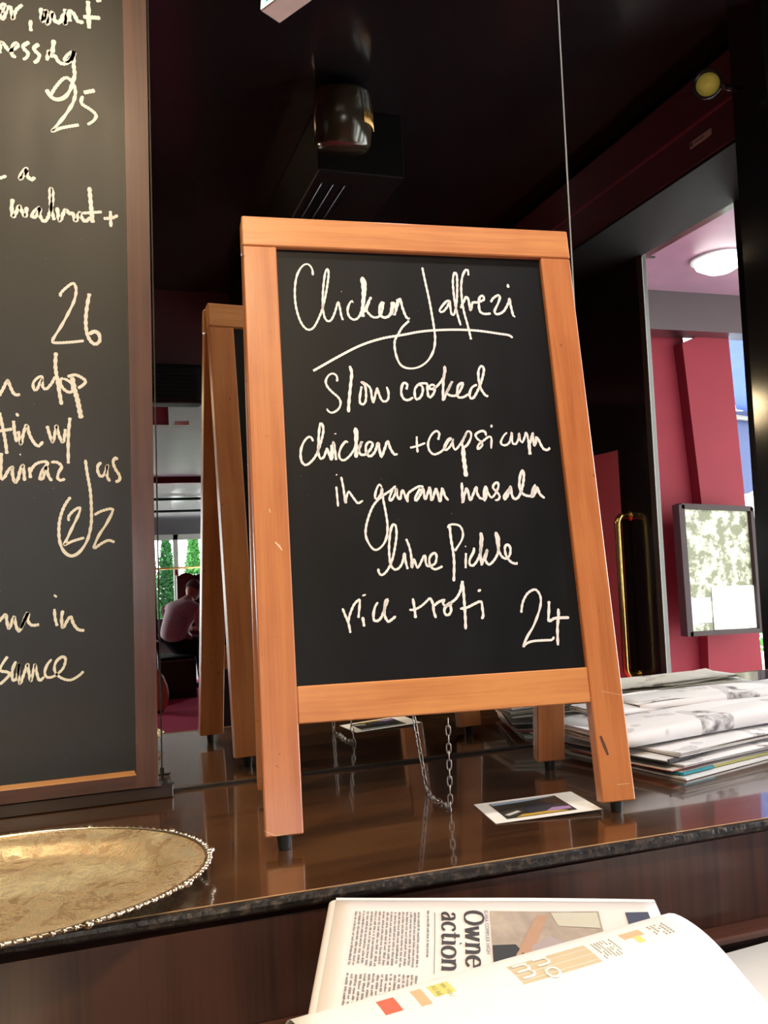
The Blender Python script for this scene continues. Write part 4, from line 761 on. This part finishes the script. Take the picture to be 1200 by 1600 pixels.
csheet('inner_page', .004, .995, -.065, .175, -.0018, pgm, root); csheet('inner_page', -.004, .99, -.06, .18, -.0036, M_['paper'], root); csheet('inner_page', .0, 1.004, -.055, .185, -.0054, M_['papergrey'], root)
pale = plain('pale_beige_print', (.60, .50, .34, 1), .6, var=.1); yel = plain('pale_yellow_print', (.74, .66, .22, 1), .6); redp = plain('red_print', (.66, .15, .10, 1), .6); org = plain('pale_orange_print', (.72, .46, .28, 1), .6)
csheet('printed_band', .49, .70, .004, .030, .0006, pale, outer, 12, 10, 0)
csheet('printed_patch', .295, .345, .000, .016, .0007, yel, outer, 6, 6, 0)
csheet('printed_patch', .175, .215, .001, .020, .0007, redp, outer, 4, 6, 0); csheet('printed_patch', .255, .280, .000, .022, .0007, org, outer, 4, 6, 0)
csheet('printed_patch', .80, .86, .004, .013, .0007, org, outer, 4, 6, 0); csheet('printed_patch', .825, .845, .012, .022, .0007, yel, outer, 4, 6, 0)
def ctext(word, size, u0, s0, mat, name='printed_word', mir_=1):
    return flat_text(word, size, outer, mat, lambda x, y: cu_(u0 + y*1.0/LX, s0 + x, .0011), name)
ctext('no', .030, .555, .003, M_['paper']); ctext('m', .030, .50, .004, M_['paper'])
grn = plain('olive_print', (.42, .42, .16, 1), .6)
ctext('AS BE', .006, .302, .0015, grn); ctext('VIA YOU', .005, .325, .0015, grn)
bm = bmesh.new()
for k in range(7):
    for j in range(9):
        s0 = .006 + j*.0026; u0 = .715+.0085*k*1.0
        if rnd.random() < .85: bm.faces.new([bm.verts.new(cu_(a, b_, .0009)) for a, b_ in ((u0, s0), (u0+.0035, s0), (u0+.0035, s0+.0019), (u0, s0+.0019))])
bm_obj('printed_column', bm, plain('grey_olive_print', (.33, .33, .27, 1), .6), outer); bm = bmesh.new()
for k in range(5):
    for j in range(6):
        s0 = .004 + j*.003; u0 = .885+.011*k
        if rnd.random() < .7: bm.faces.new([bm.verts.new(cu_(a, b_, .0009)) for a, b_ in ((u0, s0), (u0+.005, s0), (u0+.005, s0+.0021), (u0, s0+.0021))])
bm_obj('printed_column', bm, plain('grey_olive_print', (.33, .33, .27, 1), .6), outer)
# sheets to the right of the heap
slab_paper('newspaper', (.285, -.720), 8, .20, .235, -.1345, .010, [M_['paper'], M_['papergrey'], M_['paper']], 'folded newspaper lying flat right of the curled one, on the wood', 'newspaper', GL, 3, .002, None, 41)
slab_paper('newspaper', (.270, -.690), 6, .22, .18, -.1215, .014, [M_['paper'], M_['ink'], M_['papergrey'], M_['paper']], 'second newspaper of the short stack right of the curled one', 'newspaper', GL, 4, .002, None, 42)
slab_paper('newspaper', (.262, -.665), 4, .24, .145, -.1045, .016, [M_['paper'], M_['papergrey'], M_['paper']], 'topmost newspaper of the short stack right of the curled one', 'newspaper', GL, 3, .002, 'front', 43)

# ================================================================== THE ROOM BEHIND, SEEN IN THE MIRROR
# downlight fittings
for i, (x, y, z, p) in enumerate(DOWNLIGHTS):
    r = empty('downlight', (x, y, CE), ['round brass ceiling downlight behind and above the camera', 'round brass ceiling downlight left of the menu board', 'added unseen ceiling downlight on the right, whitening the newspapers'][i], 'ceiling light', 'warm ceiling downlights')
    bm = bmesh.new(); add_lathe(bm, [(.052, -.03), (.065, -.03), (.065, 0), (.052, 0)], (x, y, CE), 24); bm_obj('ring', bm, M_['brass'], r)
    bm = bmesh.new(); add_lathe(bm, [(0.0001, -.012), (.05, -.012), (.05, -.008), (.0001, -.008)], (x, y, CE), 24); bm_obj('lens', bm, emit('warm_lens', (1, .75, .45, 1), 6), r)
r = empty('added_pendant_lamp', ADDED_PENDANT, 'added warm pendant lamp for the tray glare, unseen behind the menu board', 'lamp')
bm = bmesh.new(); add_lathe(bm, [(.0001, .06), (.03, .055), (.09, -.02), (.095, -.06), (.088, -.06), (.08, -.02), (.02, .04)], ADDED_PENDANT, 28); bm_obj('added_pendant_shade', bm, M_['brass'], r, smooth=True)
bm = bmesh.new(); add_lathe(bm, [(.0001, -.045), (.03, -.03), (.035, 0), (.02, .03), (.0001, .035)], ADDED_PENDANT, 18); bm_obj('added_pendant_bulb', bm, emit('added_warm_bulb', (1, .72, .4, 1), 12), r, smooth=True)
bm = bmesh.new(); add_tube(bm, [(ADDED_PENDANT[0], ADDED_PENDANT[1], ADDED_PENDANT[2]+.05), (ADDED_PENDANT[0], ADDED_PENDANT[1], CE)], .004, 6); bm_obj('added_pendant_cord', bm, M_['blackmat'], r)
# exit sign
c = room(atY(428, 6, 1.12)); r = empty('exit_sign', c, 'lit green and white exit sign hanging at the top edge, seen in the mirror', 'sign')
Mx = Matrix.Translation(c) @ Matrix.Rotation(math.radians(-28), 4, 'Z') @ Matrix.Rotation(math.radians(6), 4, 'Y')
box('casing', (-.035, -.015, -.035), (.035, .16, .09), M_['cream'], r, .003, M=Mx)
box('lit_face', (-.0365, -.012, -.032), (-.035, .157, .087), emit('exit_white', (.85, 1, .92, 1), 1.6), r, M=Mx)
box('green_field', (-.0375, .012, -.022), (-.0365, .150, .080), emit('exit_green', (.02, .45, .25, 1), 1.2), r, M=Mx)
box('hanger', (-.004, .06, .09), (.004, .068, .30), M_['blackmat'], r, M=Mx)
# ducted air conditioner with drum-shaped vent, hung from the ceiling
def rp(px, py, Y): return room(atY(px, py, Y))
r = empty('ceiling_duct', rp(540, 300, 1.7), 'black boxed ceiling duct with slots and a round ribbed drum, seen in the mirror', 'air duct')
q = [rp(470, 345, 2.3), rp(585, 262, 1.75), rp(634, 312, 1.75), rp(600, 380, 2.3)]
bm = bmesh.new(); x0 = rp(498, 262, 1.75).x; x1 = rp(634, 312, 1.75).x; z0 = rp(590, 262, 1.75).z
add_box(bm, (x0, -3.9, z0-.03), (x1, -1.75, CE), .004); bm_obj('duct_box', bm, M_['blackmat'], r)
for k in range(3):
    xx = x0 + .035 + k*.045; box('slot', (xx, -3.6, z0-.036), (xx+.028, -1.85, z0-.029), M_['black'], r, .001)
c = rp(536, 188, 1.6)
bm = bmesh.new(); add_lathe(bm, [(.0001, -.10), (.085, -.10), (.098, -.085), (.105, 0), (.098, .085), (.08, .10), (.0001, .10)], c, 40, axis=(0, .25, 1)); bm_obj('drum', bm, plain('brown_enamel_drum', (.045, .035, .022, 1), .18, .3, coat=.5), r, smooth=True)
bm = bmesh.new()
for k in range(14):
    a0_, = (math.radians(18+k*3.4),)
    p = c + Vector((.104*math.cos(a0_), .104*math.sin(a0_), 0)); add_tube(bm, [p+Vector((0, 0, -.045)), p+Vector((0, 0, .03))], .0022, 5)
bm_obj('ribbed_grille', bm, M_['brass'], r, smooth=True)
# amber spot lamp on the bulkhead
c = room(atX(1106, 132, 1.60)); r = empty('spot_lamp', c, 'small round amber spot lamp high on the right, seen in the mirror', 'lamp')
ax_ = Vector((-.62, .75, -.2))
bm = bmesh.new(); add_lathe(bm, [(.0001, -.05), (.03, -.048), (.042, -.02), (.045, .015), (.040, .018), (.038, .0)], c, 28, axis=ax_); bm_obj('lamp_shell', bm, M_['black'], r, smooth=True)
bm = bmesh.new(); add_lathe(bm, [(.0001, .012), (.022, .008), (.038, -.002)], c, 28, axis=ax_); bm_obj('amber_lens', bm, emit('amber_lens', (.55, .42, .08, 1), .16), r, smooth=True)
bm = bmesh.new(); add_tube(bm, [c+Vector((.03, 0, 0)), c+Vector((.16, 0, .0))], .010, 8); bm_obj('bracket', bm, M_['black'], r, smooth=True)
# label plate on the bulkhead face
c = room(atX(1094, 217, 1.745)); r = tag(empty('bulkhead_label', c, 'small cream label plate on the maroon bulkhead, seen in the mirror', 'label'))
Ml = Matrix.Translation(c) @ Matrix.Rotation(math.radians(0), 4, 'X')
box('plate', (-.001, -.055, -.011), (.004, .055, .011), plain('dusty_label', (.28, .20, .18, 1), .5), r, .001, M=Ml)
box('dark_square', (-.002, -.050, -.007), (-.001, -.036, .006), M_['ink'], r, M=Ml)
box('printed_line', (-.002, -.028, -.003), (-.001, .02, .003), plain('brown_print', (.10, .05, .05, 1), .5), r, M=Ml)
# louvred air conditioner under the cross bulkhead
xr = rp(316, 600, 3.9).x
r = empty('air_conditioner', (xr-.5, -3.9, 1.25), 'black louvred air conditioner under the bulkhead, seen in the mirror', 'air conditioner')
box('casing', (xr-1.1, -4.0, 1.245), (xr, -3.82, 1.47), M_['blackmat'], r, .03, seg=3)
for k in range(8):
    box('louvre', (xr-1.06, -3.818, 1.262+k*.023), (xr-.05, -3.80, 1.272+k*.023), M_['blackmat'], r, .001)
box('corner_bracket', (xr-.11, -4.55, 1.225), (xr-.02, -4.50, 1.25), M_['cream'], r)

# ---- shop door: black stile, upper panel, glazed panel, brass D handle
dr = tag(empty('door_1', (SIDEX, -2.3, FL)), kind='structure')
box('door_edge', (SIDEX-.002, -2.035, FL), (SIDEX+.022, -1.995, 1.60), plain('dark_edge_metal', (.055, .05, .045, 1), .3, .3), dr, .002)
box('weather_strip', (SIDEX-.003, -1.997, FL), (SIDEX+.001, -1.993, 1.58), M_['greytrim'], dr, .001)
box('door_stile', (SIDEX, -2.27, FL), (SIDEX+.045, -2.035, 1.60), M_['black'], dr, .002)
box('upper_panel', (SIDEX+.004, -3.19, .76), (SIDEX+.04, -2.27, 1.60), M_['black'], dr, .002)
box('lower_glass_stand_in', (SIDEX+.006, -3.19, FL), (SIDEX+.04, -2.27, .76), plain('red_view_in_door_glass', (.42, .09, .14, 1), .4), dr, .002)  # solid panel painted with the red wall that shows in the door glass
q1, q2 = room(atX(983, 806, SIDEX)), room(atX(1003, 1055, SIDEX))
zt, zb, yh, xh_ = q1.z, q2.z, (q1.y+q2.y)/2, SIDEX-.070
bm = bmesh.new(); pts = []
for k in range(7):
    a = math.pi/2*k/6; pts.append((xh_+.035-.035*math.sin(a), yh, zt-.035+.035*math.cos(a)))
low = [(p[0], yh, zb+zt-p[2]) for p in pts[::-1]]
add_tube(bm, [(SIDEX, yh, zt)] + pts + low + [(SIDEX, yh, zb)], .0165, 14)
h = bm_obj('handle', bm, M_['brass'], dr, smooth=True); h['label'] = 'tall polished brass D-shaped pull handle'
for z in (zt, zb):
    bm = bmesh.new(); add_lathe(bm, [(.0001, 0), (.024, 0), (.024, .006), (.018, .010), (.0001, .010)], (SIDEX-.0005, yh, z), 20, axis=(-1, 0, 0)); bm_obj('mounting_rose', bm, M_['brass'], h, smooth=True)
# ---- porch beyond the door
def vquad(name, pts, Y, thick, mat, structure=True):
    """wall piece facing the mirror, standing on the plane y = -Y"""
    o = prism(name, [room(atY(px, py, Y)) for px, py in pts], (0, -thick, 0), M_[mat] if isinstance(mat, str) else mat)
    if structure: tag(o, kind='structure')
    return o
struct('ceiling_porch', (SIDEX+.1, -3.05, 1.72), (5.2, -1.0, 1.80), 'mauve')
struct('trim_porch_beam', (2.55, -2.95, 1.50), (5.0, -2.80, 1.72), 'maroondark')
vquad('wall_porch', [(1000, 505), (1066, 520), (1098, 800), (1112, 1160), (1000, 1160)], 3.0, .12, 'redwall')
vquad('wall_porch_pier', [(1066, 536), (1136, 506), (1164, 780), (1193, 1055), (1203, 1160), (1112, 1160), (1098, 800)], 2.92, .10, 'redwall')
c = room(atZ(1123, 410, 1.70)); r = empty('porch_light', c, 'glaring round white ceiling light in the porch, seen in the mirror', 'ceiling light')
bm = bmesh.new(); add_lathe(bm, [(.0001, -.075), (.06, -.068), (.11, -.040), (.125, 0), (.0001, 0)], (c.x, c.y, 1.72), 40); bm_obj('diffuser', bm, emit('white_globe', (1, .95, 1, 1), 9), r, smooth=True)
bm = bmesh.new(); add_lathe(bm, [(.135, -.012), (.138, 0), (.12, 0), (.12, -.012)], (c.x, c.y, 1.72), 40); bm_obj('rim', bm, M_['white'], r, smooth=True)
c = room(atY(995, 400, 2.3)); r = empty('door_closer', c, 'small cream fitting at the corner of the door head, seen in the mirror', 'door closer')
box('body', (-.03, -.04, -.012), (.03, .04, .012), M_['cream'], r, .004, M=Matrix.Translation(c)); box('arm', (.03, -.008, -.004), (.10, .008, .004), M_['darkmetal'], r, M=Matrix.Translation(c))
# display case
K = [room(atY(px, py, 2.80)) for px, py in ((1062, 793), (1170, 797), (1185, 984), (1076, 990))]
r = empty('display_case', (K[2]+K[3])/2, 'dark-framed glass menu display case on the red porch wall, seen in the mirror', 'display case')
def lq(a, b): # bilinear in case
    return K[0].lerp(K[1], a).lerp(K[3].lerp(K[2], a), b)
def cq(name, a0, b0, a1, b1, dy, th_, mat, parent=r):
    bm = bmesh.new(); add_prism(bm, [lq(a, b)+Vector((0, dy, 0)) for a, b in ((a0, b0), (a1, b0), (a1, b1), (a0, b1))], Vector((0, -th_, 0))); bmesh.ops.recalc_face_normals(bm, faces=bm.faces); return bm_obj(name, bm, mat, parent)
olive = bpy.data.materials.new('tree_reflection_in_glass'); olive.use_nodes = True; nt = olive.node_tree; b = nt.nodes['Principled BSDF']; n1 = noise_n(nt, 13, (1, 1, 1), 5, .7)
nt.links.new(mixcol(nt, ramp(nt, n1, [(.46, 0), (.56, 1)]), (.10, .10, .05, 1), (.40, .40, .30, 1)), b.inputs['Base Color'])  # trees reflected in the case glass, painted as olive mottling on the backing
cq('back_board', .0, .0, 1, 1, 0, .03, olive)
for nm, q in (('frame_side', (-.06, -.02, .02, 1.02)), ('frame_side', (.97, -.02, 1.02, 1.02)), ('frame_rail', (-.02, -.03, 1.0, .012)), ('frame_rail', (-.02, .985, 1.0, 1.02))):
    cq(nm, *q, .03, .06, plain('dark_case_frame', (.030, .020, .020, 1), .65, spec=.2))
cq('white_notice', .36, .63, .98, .98, .006, .004, M_['paper']); cq('blue_notice', .06, .72, .33, .92, .006, .004, plain('pale_blue_notice', (.35, .45, .75, 1), .5))
# outside on the right: blue awning, shrub, white cafe chair backs
r = empty('blue_awning', room(atY(1180, 640, 4.0)), 'blue cloth street awning with a wavy edge beyond the porch, seen in the mirror', 'awning')
blue = plain('blue_awning_cloth', (.10, .17, .50, 1), .6, var=.2, scale=3)
bm = bmesh.new(); a1 = [room(atY(x, y, Y)) for x, y, Y in ((1130, 500, 3.6), (1260, 470, 3.6), (1270, 660, 4.6), (1150, 640, 4.6))]; add_prism(bm, a1, Vector((0, 0, .01))); bmesh.ops.recalc_face_normals(bm, faces=bm.faces); bm_obj('canopy_cloth', bm, blue, r)
bm = bmesh.new(); T = [room(atY(x, 642, 4.6)) for x in range(1140, 1290, 5)]; Bv = [room(atY(x, 766+6*math.sin(x*.12), 4.6)) for x in range(1140, 1290, 5)]
for i in range(len(T)-1): bm.faces.new([bm.verts.new(p) for p in (T[i], T[i+1], Bv[i+1], Bv[i])])
bmesh.ops.remove_doubles(bm, verts=bm.verts, dist=1e-5); o = bm_obj('valance', bm, plain('navy_valance', (.03, .045, .13, 1), .6), r); s = o.modifiers.new('s', 'SOLIDIFY'); s.thickness = .01
bm = bmesh.new(); add_tube(bm, [room(atY(1130, 650, 4.55)), room(atY(1280, 665, 4.55))], .02, 8); bm_obj('awning_bar', bm, M_['greytrim'], r, smooth=True)
c = room(atY(1205, 890, 5.6)); leaf_cloud('street_shrub', (c.x+.3, c.y), .45, 1.75, 2200, M_['leaf'], .05, 'bright green shrub at the right edge beyond the porch, seen in the mirror', 'shrub', None, 'ball')

# ---- far room furniture and the diner
def vp(px, py, D): # at forward distance along y
    return room(atY(px, py, D-1.2286))
trous0 = plain('matt_black_cloth', (.010, .009, .010, 1), .95, spec=.1)
# bench / dark counter box under the seated person
z1 = FL+.43
bx0, bx1 = .20, vp(305, 1018, 9.4).x
r = empty('window_bench', (.5, -8.25, FL), 'dark boxed window bench with a pale edge line, the diner sitting on it', 'bench')
box('bench_box', (bx0-.6, -8.62, FL), (bx1, -8.12, z1-.04), plain('dark_bench_wood', (.022, .012, .013, 1), .4), r, .004)
box('edge_line', (bx0-.6, -8.125, z1-.045), (bx1-.02, -8.11, z1-.03), plain('pale_trim', (.20, .16, .15, 1), .4), r)
box('seat_pad', (bx0-.6, -8.60, z1-.04), (bx1-.01, -8.13, z1), trous0, r, .015, seg=2)
# carved red chair back behind
r = empty('carved_chair', (.80, -9.2, FL), 'tall dark red chair with a scalloped carved back behind the diner', 'chair')
cx = vp(305, 910, 10.45).x; zt_ = vp(305, 893, 10.45).z
bm = bmesh.new(); prof = []
for i in range(25):
    t = i/24; prof.append((cx-.21+.42*t, -9.22, zt_-.06+.05*abs(math.sin(t*math.pi*2)) + .03*(1 if i % 12 == 0 else 0)))
add_prism(bm, [(cx-.21, -9.22, FL+.45)] + prof + [(cx+.21, -9.22, FL+.45)][:1], Vector((0, -.05, 0))); bmesh.ops.recalc_face_normals(bm, faces=bm.faces)
bm_obj('backrest', bm, M_['redtrim'], r)
box('seat', (cx-.22, -9.22, FL+.40), (cx+.22, -8.80, FL+.46), M_['redtrim'], r, .01)
for dx in (-.19, .19):
    for y in (-9.24, -8.83):
        bm = bmesh.new(); add_tube(bm, [(cx+dx, y, FL), (cx+dx, y, FL+.42)], .02, 7); bm_obj('leg', bm, M_['framewood'], r)
bm = bmesh.new()
for dx in (-.21, .21): add_lathe(bm, [(.0001, 0), (.02, .01), (.026, .04), (.012, .07), (.0001, .085)], (cx+dx, -9.245, zt_-.04), 12)
bm_obj('finial', bm, plain('crimson_finial', (.5, .08, .09, 1), .4), r, smooth=True)
# table in front of the diner (dark), mostly hidden by the board
r = empty('bistro_table', (bx1+.42, -8.75, FL), 'small dark bistro table in front of the diner, mostly hidden', 'table')
bm = bmesh.new(); add_lathe(bm, [(.0001, .66), (.30, .66), (.30, .69), (.0001, .69)], (bx1+.42, -8.75, FL), 28); bm_obj('tabletop', bm, M_['blackmat'], r)
bm = bmesh.new(); add_lathe(bm, [(.20, 0), (.20, .015), (.03, .04), (.03, .66)], (bx1+.42, -8.75, FL), 20); bm_obj('pedestal', bm, M_['blackmat'], r)
# dark stool at far left of the gap
lx = vp(240, 960, 9.0).x
r = empty('bar_chair', (lx, -7.8, FL), 'black metal-framed chair at the left edge of the mirrored view', 'chair')
for dx in (-.19, .02):
    bm = bmesh.new(); add_tube(bm, [(lx+dx, -7.8, FL), (lx+dx, -7.85, vp(246, 850, 9.0).z)], .018, 8); bm_obj('back_post', bm, M_['black'], r, smooth=True)
box('backrest', (lx-.19, -7.84, .02), (lx+.02, -7.81, .16), M_['blackmat'], r, .01)
box('seat', (lx-.21, -7.84, FL+.60), (lx+.04, -7.45, FL+.65), M_['blackmat'], r, .015)
for dx in (-.19, .02):
    bm = bmesh.new(); add_tube(bm, [(lx+dx, -7.47, FL), (lx+dx, -7.50, FL+.62)], .014, 8); bm_obj('leg', bm, M_['black'], r, smooth=True)
# peach pot
pc = vp(243, 1060, 8.6); zb_ = FL
r = empty('floor_pot', (pc.x, -7.37, FL), 'large smooth peach-coloured round pot on the crimson carpet, seen in the mirror', 'pot')
bm = bmesh.new(); add_lathe(bm, [(.0001, 0), (.08, 0), (.115, .05), (.128, .13), (.118, .22), (.085, .31), (.035, .38), (.0001, .385)], (pc.x-.008, -7.37, FL+.02), 32); bm_obj('pot_body', bm, plain('peach_glaze', (.90, .42, .27, 1), .5, var=.05), r, smooth=True)
bm = bmesh.new(); add_lathe(bm, [(.07, 0), (.07, .02), (.0001, .02)], (pc.x-.008, -7.37, FL), 24); bm_obj('pot_foot', bm, M_['framewood'], r)
# the seated diner: one skinned body, clothing colours as separate shells
def skin(name, verts, edges, radii, mat, parent, M, sub=2, root=0):
    me = bpy.data.meshes.new(name); me.from_pydata(verts, edges, []); o = bpy.data.objects.new(name, me); C_.objects.link(o)
    o.parent = parent; o.matrix_basis = WM[parent.name].inverted() @ M; WM[o.name] = M
    md = o.modifiers.new('skin', 'SKIN'); md.use_smooth_shade = True
    for v, rr_ in zip(me.skin_vertices[0].data, radii): v.radius = rr_ if isinstance(rr_, tuple) else (rr_, rr_)
    me.skin_vertices[0].data[root].use_root = True
    s = o.modifiers.new('sub', 'SUBSURF'); s.levels = sub; s.render_levels = sub
    me.materials.append(mat); return o
hp = Vector((vp(270, 1000, 9.45).x, -8.28, z1+.07))
pr_ = empty('person', (hp.x, hp.y, FL), 'person in a pinkish check shirt bent forward, seated on the window bench', 'person')
Mp = Matrix.Translation((hp.x, hp.y, z1+.012)) @ Matrix.Rotation(math.radians(-48), 4, 'Z')
shirt, nt, b = base('pinkish_check_shirt', (.40, .24, .25, 1), .8); ck = N(nt, 'ShaderNodeTexChecker'); ck.inputs['Scale'].default_value = 60; tc = N(nt, 'ShaderNodeTexCoord'); nt.links.new(tc.outputs['Object'], ck.inputs[0]); ck.inputs[1].default_value = (.85, .66, .66, 1); ck.inputs[2].default_value = (.68, .54, .60, 1); nt.links.new(ck.outputs[0], b.inputs['Base Color'])
skinm = plain('skin_tone', (.62, .30, .24, 1), .5, var=.08); trous = plain('black_trousers', (.010, .010, .013, 1), .8); hair = plain('grey_brown_hair', (.13, .10, .085, 1), .7, var=.3, scale=80)
# body in local space: x forward (towards the table), z up from the seat
V = [(0, 0, .10), (.05, 0, .26), (.13, 0, .40), (.22, 0, .50), (.29, 0, .56), (.345, 0, .60),
     (.40, .10, .08), (.42, .10, -.38), (.52, .10, -.41), (.40, -.10, .08), (.42, -.10, -.38), (.52, -.10, -.41),
     (.21, .17, .46), (.27, .20, .24), (.44, .15, .22), (.52, .13, .23),
     (.21, -.17, .46), (.27, -.20, .24), (.44, -.15, .22), (.52, -.13, .23)]
E_ = [(0, 1), (1, 2), (2, 3), (3, 4), (4, 5), (0, 6), (6, 7), (7, 8), (0, 9), (9, 10), (10, 11), (3, 12), (12, 13), (13, 14), (14, 15), (3, 16), (16, 17), (17, 18), (18, 19)]
Rd = [(.13, .17), (.13, .16), (.125, .17), (.10, .15), .055, .05, .085, .055, .04, .085, .055, .04, .065, .048, .036, .03, .065, .048, .036, .03]
body = skin('body', V, E_, Rd, skinm, pr_, Mp)
# clothes: slightly larger shells along the same skeleton
skin('shirt', [V[i] for i in (0, 1, 2, 3, 4, 12, 13, 14, 16, 17, 18)], [(0, 1), (1, 2), (2, 3), (3, 4), (3, 5), (5, 6), (6, 7), (3, 8), (8, 9), (9, 10)],
     [(.145, .185), (.145, .175), (.14, .185), (.115, .165), .062, .078, .060, .044, .078, .060, .044], shirt, pr_, Mp)
skin('trousers', [(0, 0, .06), (.02, 0, .12)] + [V[i] for i in (6, 7, 9, 10)], [(0, 1), (0, 2), (2, 3), (0, 4), (4, 5)], [(.15, .18), (.14, .18), .10, .07, .10, .07], trous, pr_, Mp)
for sy in (1, -1):
    bm = bmesh.new(); add_box(bm, (.38, sy*.10-.04, -.43), (.60, sy*.10+.04, -.36), .02, seg=2); bm_obj('shoe', bm, M_['black'], pr_, M=Mp)
    # hands: palm and five fingers each
    hv = [(.52, sy*.13, .23), (.57, sy*.12, .225), (.60, sy*.12, .222)]; he = [(0, 1), (1, 2)]; hr = [.022, (.016, .03), (.012, .032)]
    for k in range(4):
        b0 = len(hv); yy = sy*.12 + (k-1.5)*.019; ln = (.030, .036, .034, .026)[k]
        hv += [(.61, yy, .220), (.61+ln, yy, .212), (.61+ln*1.5, yy, .196)]; he += [(2, b0), (b0, b0+1), (b0+1, b0+2)]; hr += [.009, .008, .0065]
    b0 = len(hv); hv += [(.575, sy*.12-sy*.035, .218), (.60, sy*.12-sy*.052, .208)]; he += [(1, b0), (b0, b0+1)]; hr += [.010, .008]
    skin('hand', hv, he, hr, skinm, pr_, Mp, 1)
# head: tilted down towards the table
Mh = Mp @ Matrix.Translation((.395, 0, .655)) @ Matrix.Rotation(math.radians(38), 4, 'Y')
bm = bmesh.new(); bmesh.ops.create_uvsphere(bm, u_segments=28, v_segments=20, radius=1)
for v in bm.verts:
    x, y, z = v.co; wz = 1-.22*max(0, -z); v.co = Vector((x*.098*wz + (.012 if z < -.3 and x > 0 else 0), y*.076*wz, z*.118))
    if x > .6 and abs(y) < .22 and -.35 < z < .15: v.co.x += .018*(1-abs(y)/.22)     # nose
    if x > .6 and .1 < abs(y) < .5 and .05 < z < .3: v.co.x -= .008                 # eye sockets
hd = bm_obj('head', bm, skinm, pr_, M=Mh, smooth=True)
bm = bmesh.new()
for sy in (1, -1): add_lathe(bm, [(.0001, -.008), (.014, -.004), (.018, .004), (.012, .008), (.0001, .004)], (-.005, sy*.078, -.005), 12, axis=(0, sy, 0))
bm_obj('ear', bm, skinm, hd, M=Mh, smooth=True)
bm = bmesh.new()
for sy in (1, -1): add_lathe(bm, [(.0001, -.006), (.007, -.003), (.007, .003), (.0001, .006)], (.086, sy*.030, .018), 10, axis=(1, 0, 0))
bm_obj('eye', bm, M_['ink'], hd, M=Mh)
bm = bmesh.new(); add_box(bm, (.086, -.022, -.058), (.094, .022, -.052), .002); bm_obj('mouth', bm, plain('lip_tone', (.40, .12, .10, 1), .5), hd, M=Mh)
bm = bmesh.new(); bmesh.ops.create_uvsphere(bm, u_segments=28, v_segments=20, radius=1)
bmesh.ops.delete(bm, geom=[v for v in bm.verts if v.co.z < -.25+.75*max(0, v.co.x+.1)], context='VERTS')
for v in bm.verts: v.co = Vector((v.co.x*.106-.003, v.co.y*.084, v.co.z*.126+.002)) * (1+.03*noise.noise(v.co*6))
bm_obj('hair', bm, hair, pr_, M=Mh, smooth=True)
